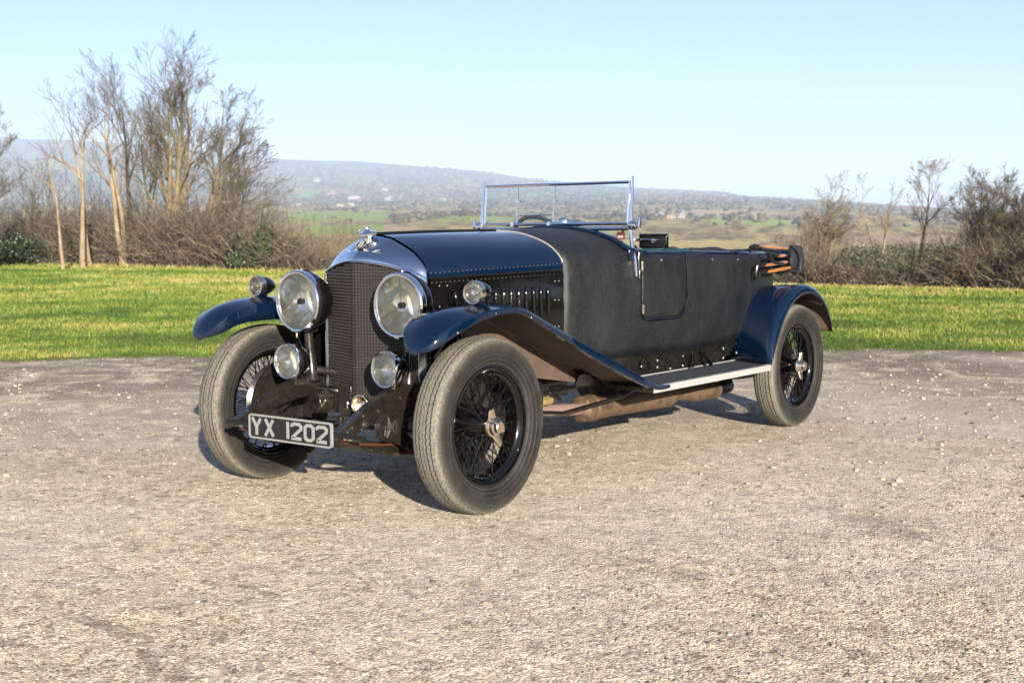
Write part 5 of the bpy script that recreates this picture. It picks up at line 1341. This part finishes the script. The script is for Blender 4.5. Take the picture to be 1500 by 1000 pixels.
# ---- far woods and hedgerows across the valley (one mass)
def scrub_flakes(D, U):
    r = np.random.default_rng(8); k = 70; D = np.repeat(D, k); U = np.repeat(U, k); n = len(D); g = np.repeat(r.random(n//k), k)
    X = CP.x+FH.x*D+RH.x*D*(U-750)/1845.2; Y = CP.y+FH.y*D+RH.y*D*(U-750)/1845.2; z = terrain_z(D, U)
    S_ = np.repeat(r.uniform(.5, 1.5, n//k), k)*np.clip(.8+D/500, .8, 2.6); d = r.normal(size=(n, 3))*np.array([[.8, .8, .45]])
    c = np.stack([X, Y, z+S_*.5], -1)+d*S_[:, None]*.9
    t = r.normal(size=(n, 3)); t /= np.linalg.norm(t, axis=1, keepdims=True); q = np.cross(t, r.normal(size=(n, 3))); q /= np.linalg.norm(q, axis=1, keepdims=True)
    s = (.16*S_*r.uniform(.4, 1.3, n))[:, None]; V = np.stack([c-t*s, c+q*s*.5, c+t*s, c-q*s*.5], 1).reshape(-1, 3)
    m = N('scrub_and_hedges'); at = m.nd('Attribute'); at.attribute_name = 'shade'
    m.col(m.ramp(at.outputs['Fac'], [(0, (.045, .036, .026)), (.5, (.09, .068, .042)), (.85, (.14, .11, .065)), (1, (.055, .065, .028))]).outputs[0]); m.set(Roughness=.95, Specular_IOR_Level=.1)
    fast_mesh('field_scrub', V, np.arange(4*n).reshape(-1, 4), [m.m], kind='stuff', colors=np.repeat(np.clip(g+r.uniform(-.15, .15, n), 0, 1), 4))
    print('scrub', n)
def far_woods():
    r = np.random.default_rng(31); n = 42000
    D = 130*(6300/130)**(r.random(n)**.6); U = r.uniform(-150, 1650, n)
    f = fbm(D/210, U/30, 61, 3); hedge = np.abs((fbm(D/420, U/80, 90, 2)*9) % 1-.5)
    right = U > 1150
    keep = np.where(D > 2500, f < .56, (hedge > .46) | ((f < .34))); keep &= ~((D > 560) & (D < 1900) & (U > 415) & (U < 600) & (r.random(n) < .93)) & ~((D < 640) & (U > 690) & (U < 1100) & (r.random(n) < .96))
    keep |= ((D > 850) & (D < 1500) & (U > 575) & (U < 690) & (r.random(n) < .5))
    keep &= (D > 1000) | (r.random(n) < .32)
    D, U = D[keep], U[keep]; n = len(D)
    nearb = D < 1000; scrub_flakes(D[nearb], U[nearb]); D, U = D[~nearb], U[~nearb]; n = len(D)
    X = CP.x+FH.x*D+RH.x*D*(U-750)/1845.2; Y = CP.y+FH.y*D+RH.y*D*(U-750)/1845.2; z = terrain_z(D, U)
    s = r.uniform(.5, 1.3, n)*np.clip(1.1+D/1000.0, 1.1, 5.0)
    t = (1+5**.5)/2
    iv = np.array([(-1, t, 0), (1, t, 0), (-1, -t, 0), (1, -t, 0), (0, -1, t), (0, 1, t), (0, -1, -t), (0, 1, -t), (t, 0, -1), (t, 0, 1), (-t, 0, -1), (-t, 0, 1)])/1.9
    fi = np.array([(0, 11, 5), (0, 5, 1), (0, 1, 7), (0, 7, 10), (0, 10, 11), (1, 5, 9), (5, 11, 4), (11, 10, 2), (10, 7, 6), (7, 1, 8), (3, 9, 4), (3, 4, 2), (3, 2, 6), (3, 6, 8), (3, 8, 9), (4, 9, 5), (2, 4, 11), (6, 2, 10), (8, 6, 7), (9, 8, 1)])
    V = iv[None]*(1+r.uniform(-.4, .4, (n, 12, 1)))*s[:, None, None]; V[..., :2] *= 1.5; P = V+np.stack([X, Y, z+s*.55], -1)[:, None]
    F = (fi[None]+12*np.arange(n)[:, None, None]).reshape(-1, 3)
    m = N('winter_woodland'); at = m.nd('Attribute'); at.attribute_name = 'shade'
    m.col(m.ramp(at.outputs['Fac'], [(0, (.032, .029, .024)), (.4, (.065, .052, .037)), (.75, (.10, .078, .052)), (.9, (.04, .052, .024)), (1, (.12, .093, .055))]).outputs[0]); m.set(Roughness=.95, Specular_IOR_Level=.1)
    fast_mesh('distant_woodland', P.reshape(-1, 3), F, [m.m], kind='stuff', colors=np.repeat(r.random(n), 12))
far_woods()
# ---- houses on the slopes
M['render_wall'] = mat_simple('pale_render', (.20, .19, .17), .8, 0, .08, .2); M['brick_wall'] = mat_simple('brown_brick', (.2, .14, .10), .85, 0, .2, .2); M['tile_roof'] = mat_simple('clay_tile', (.12, .075, .055), .85, 0, .3, .3); M['slate'] = mat_simple('slate_roof', (.13, .13, .14), .7, 0, .2, .3); M['pane'] = mat_simple('dark_pane', (.03, .035, .04), .2)
def house(D, ux, w, d, h, wall, roof, label, rot=0.0):
    w *= .6; h *= .75; d *= .8
    z = tz(D, ux); b = world(D, ux, z); root = empty('house', b, label, 'house', 'houses across the valley'); root.rotation_euler = (0, 0, -YAW+math.pi/2*0+rot)
    mb = MB(); mb.box((0, 0, h/2-1), (w, d, h+2)); mb.build('wall', [wall], root)
    rf = MB(); o = .5; rh = d*.42
    rf.add([(-w/2-o, -d/2-o, h-.3), (w/2+o, -d/2-o, h-.3), (w/2+o, d/2+o, h-.3), (-w/2-o, d/2+o, h-.3), (-w/2-o, 0, h+rh), (w/2+o, 0, h+rh)], [(0, 1, 5, 4), (3, 4, 5, 2), (0, 4, 3), (1, 2, 5), (0, 3, 2, 1)]); r = rf.build('roof', [roof], root, smooth=0)
    c = MB(); c.box((w*.3, 0, h+rh*.9), (1.2, 1.0, 2.2)); c.build('chimney', ['brick_wall'], r)
    nw = max(2, int(w/4))
    for k in range(nw):
        x = -w/2+w*(k+.5)/nw; q = MB(); q.box((x, -d/2-.02, h*.5), (1.4, .10, 1.5)); q.build('window', ['pane'], root)
HS = [(3100, 70, 46, 14, 9, 'render_wall', 'slate', 'long white building seen through the left trees'), (2500, 445, 38, 12, 7, 'render_wall', 'slate', 'low white building at the left of the valley floor'), (2450, 500, 24, 10, 6, 'render_wall', 'tile_roof', 'white cottage beside the green field'), (2550, 516, 18, 10, 7, 'render_wall', 'slate', 'small white cottage at the end of the row'),
 (4700, 467, 40, 14, 10, 'render_wall', 'slate', 'white house high on the far hillside'), (3900, 488, 42, 14, 9, 'brick_wall', 'tile_roof', 'brown house on the lower hillside'), (3600, 520, 60, 16, 10, 'render_wall', 'tile_roof', 'large pale farmhouse halfway across the valley'), (4100, 565, 30, 14, 10, 'render_wall', 'slate', 'upper white house right of the farmhouse'), (3500, 571, 36, 14, 9, 'render_wall', 'slate', 'lower white house right of the farmhouse'),
 (3300, 620, 30, 12, 8, 'brick_wall', 'tile_roof', 'brown cottage above the wooded knoll'), (3400, 650, 26, 12, 8, 'render_wall', 'tile_roof', 'pale cottage right of the brown one above the knoll'),
 (1350, 952, 15, 8, 6, 'render_wall', 'tile_roof', 'left house of the village beyond the mirror'), (1380, 966, 13, 8, 6, 'render_wall', 'slate', 'middle house of the village beyond the mirror'), (1340, 982, 16, 8, 5, 'brick_wall', 'tile_roof', 'brown house in the village beyond the mirror'), (1400, 998, 12, 8, 6, 'render_wall', 'slate', 'right house of the village beyond the mirror'), (3800, 1058, 30, 12, 8, 'render_wall', 'slate', 'lone white house on the right of the valley'),
 (3300, 284, 40, 12, 9, 'render_wall', 'slate', 'white house seen through the tallest tree'), (2900, 335, 40, 12, 8, 'render_wall', 'tile_roof', 'pale house behind the leaning tree')]
for hh in HS: house(*hh, rot=random.Random(hh[1]).uniform(-.5, .5))
# ---- woods beside the car park, out of the picture to the right: they darken the sides of the car
def side_woods():
    rnd = random.Random(77); sg = Segs(); r = np.random.default_rng(5); C = []
    for k in range(70):
        a = R_(rnd.uniform(-78, 5)); R0 = rnd.uniform(24, 40); x = 1.5+R0*math.cos(a); y = -1+R0*math.sin(a)
        H = rnd.uniform(9, 14)*(1 if a < R_(-12) else .0)
        if H == 0: continue
        sg.add((x, y, -.2), (x+rnd.uniform(-.5, .5), y+rnd.uniform(-.5, .5), H*.8), .25, .06)
        for q in range(26): C.append((x+rnd.gauss(0, 1.6), y+rnd.gauss(0, 1.6), rnd.uniform(.2, 1)*H))
    C = np.array(C); n = 90000; k = r.integers(0, len(C), n); d = r.normal(size=(n, 3)); d /= np.linalg.norm(d, axis=1, keepdims=True); c = C[k]+d*r.uniform(.3, 1.2, (n, 1))
    t = r.normal(size=(n, 3)); t /= np.linalg.norm(t, axis=1, keepdims=True); q = np.cross(t, r.normal(size=(n, 3))); q /= np.linalg.norm(q, axis=1, keepdims=True)
    s = .16*r.uniform(.5, 1.5, (n, 1)); V = np.stack([c-t*s, c+q*s*.7, c+t*s, c-q*s*.7], 1).reshape(-1, 3); F = np.arange(4*n).reshape(-1, 4)
    V2, F2 = sg.mesh(6); fast_mesh('evergreen_wood', np.concatenate([V, V2]), np.concatenate([F, F2+len(V)]), ['leaf_dark', 'bark_dark'], np.concatenate([np.zeros(len(F)), np.ones(len(F2))]), kind='stuff')
side_woods()
# ---- the air over the valley
if HAZE:
    mb = MB()
    mb.box((CP.x, CP.y, 172), (19400, 19400, 746))
    m = bpy.data.materials.new('valley_haze'); m.use_nodes = True; t = m.node_tree; t.nodes.remove(t.nodes['Principled BSDF'])
    pv = t.nodes.new('ShaderNodeVolumePrincipled'); pv.inputs['Color'].default_value = (.62, .79, 1, 1); pv.inputs['Density'].default_value = HAZE; pv.inputs['Anisotropy'].default_value = .0
    t.links.new(pv.outputs[0], t.nodes['Material Output'].inputs['Volume'])
    hz = mb.build('haze', [m], None, smooth=0); tag(hz, kind='stuff')
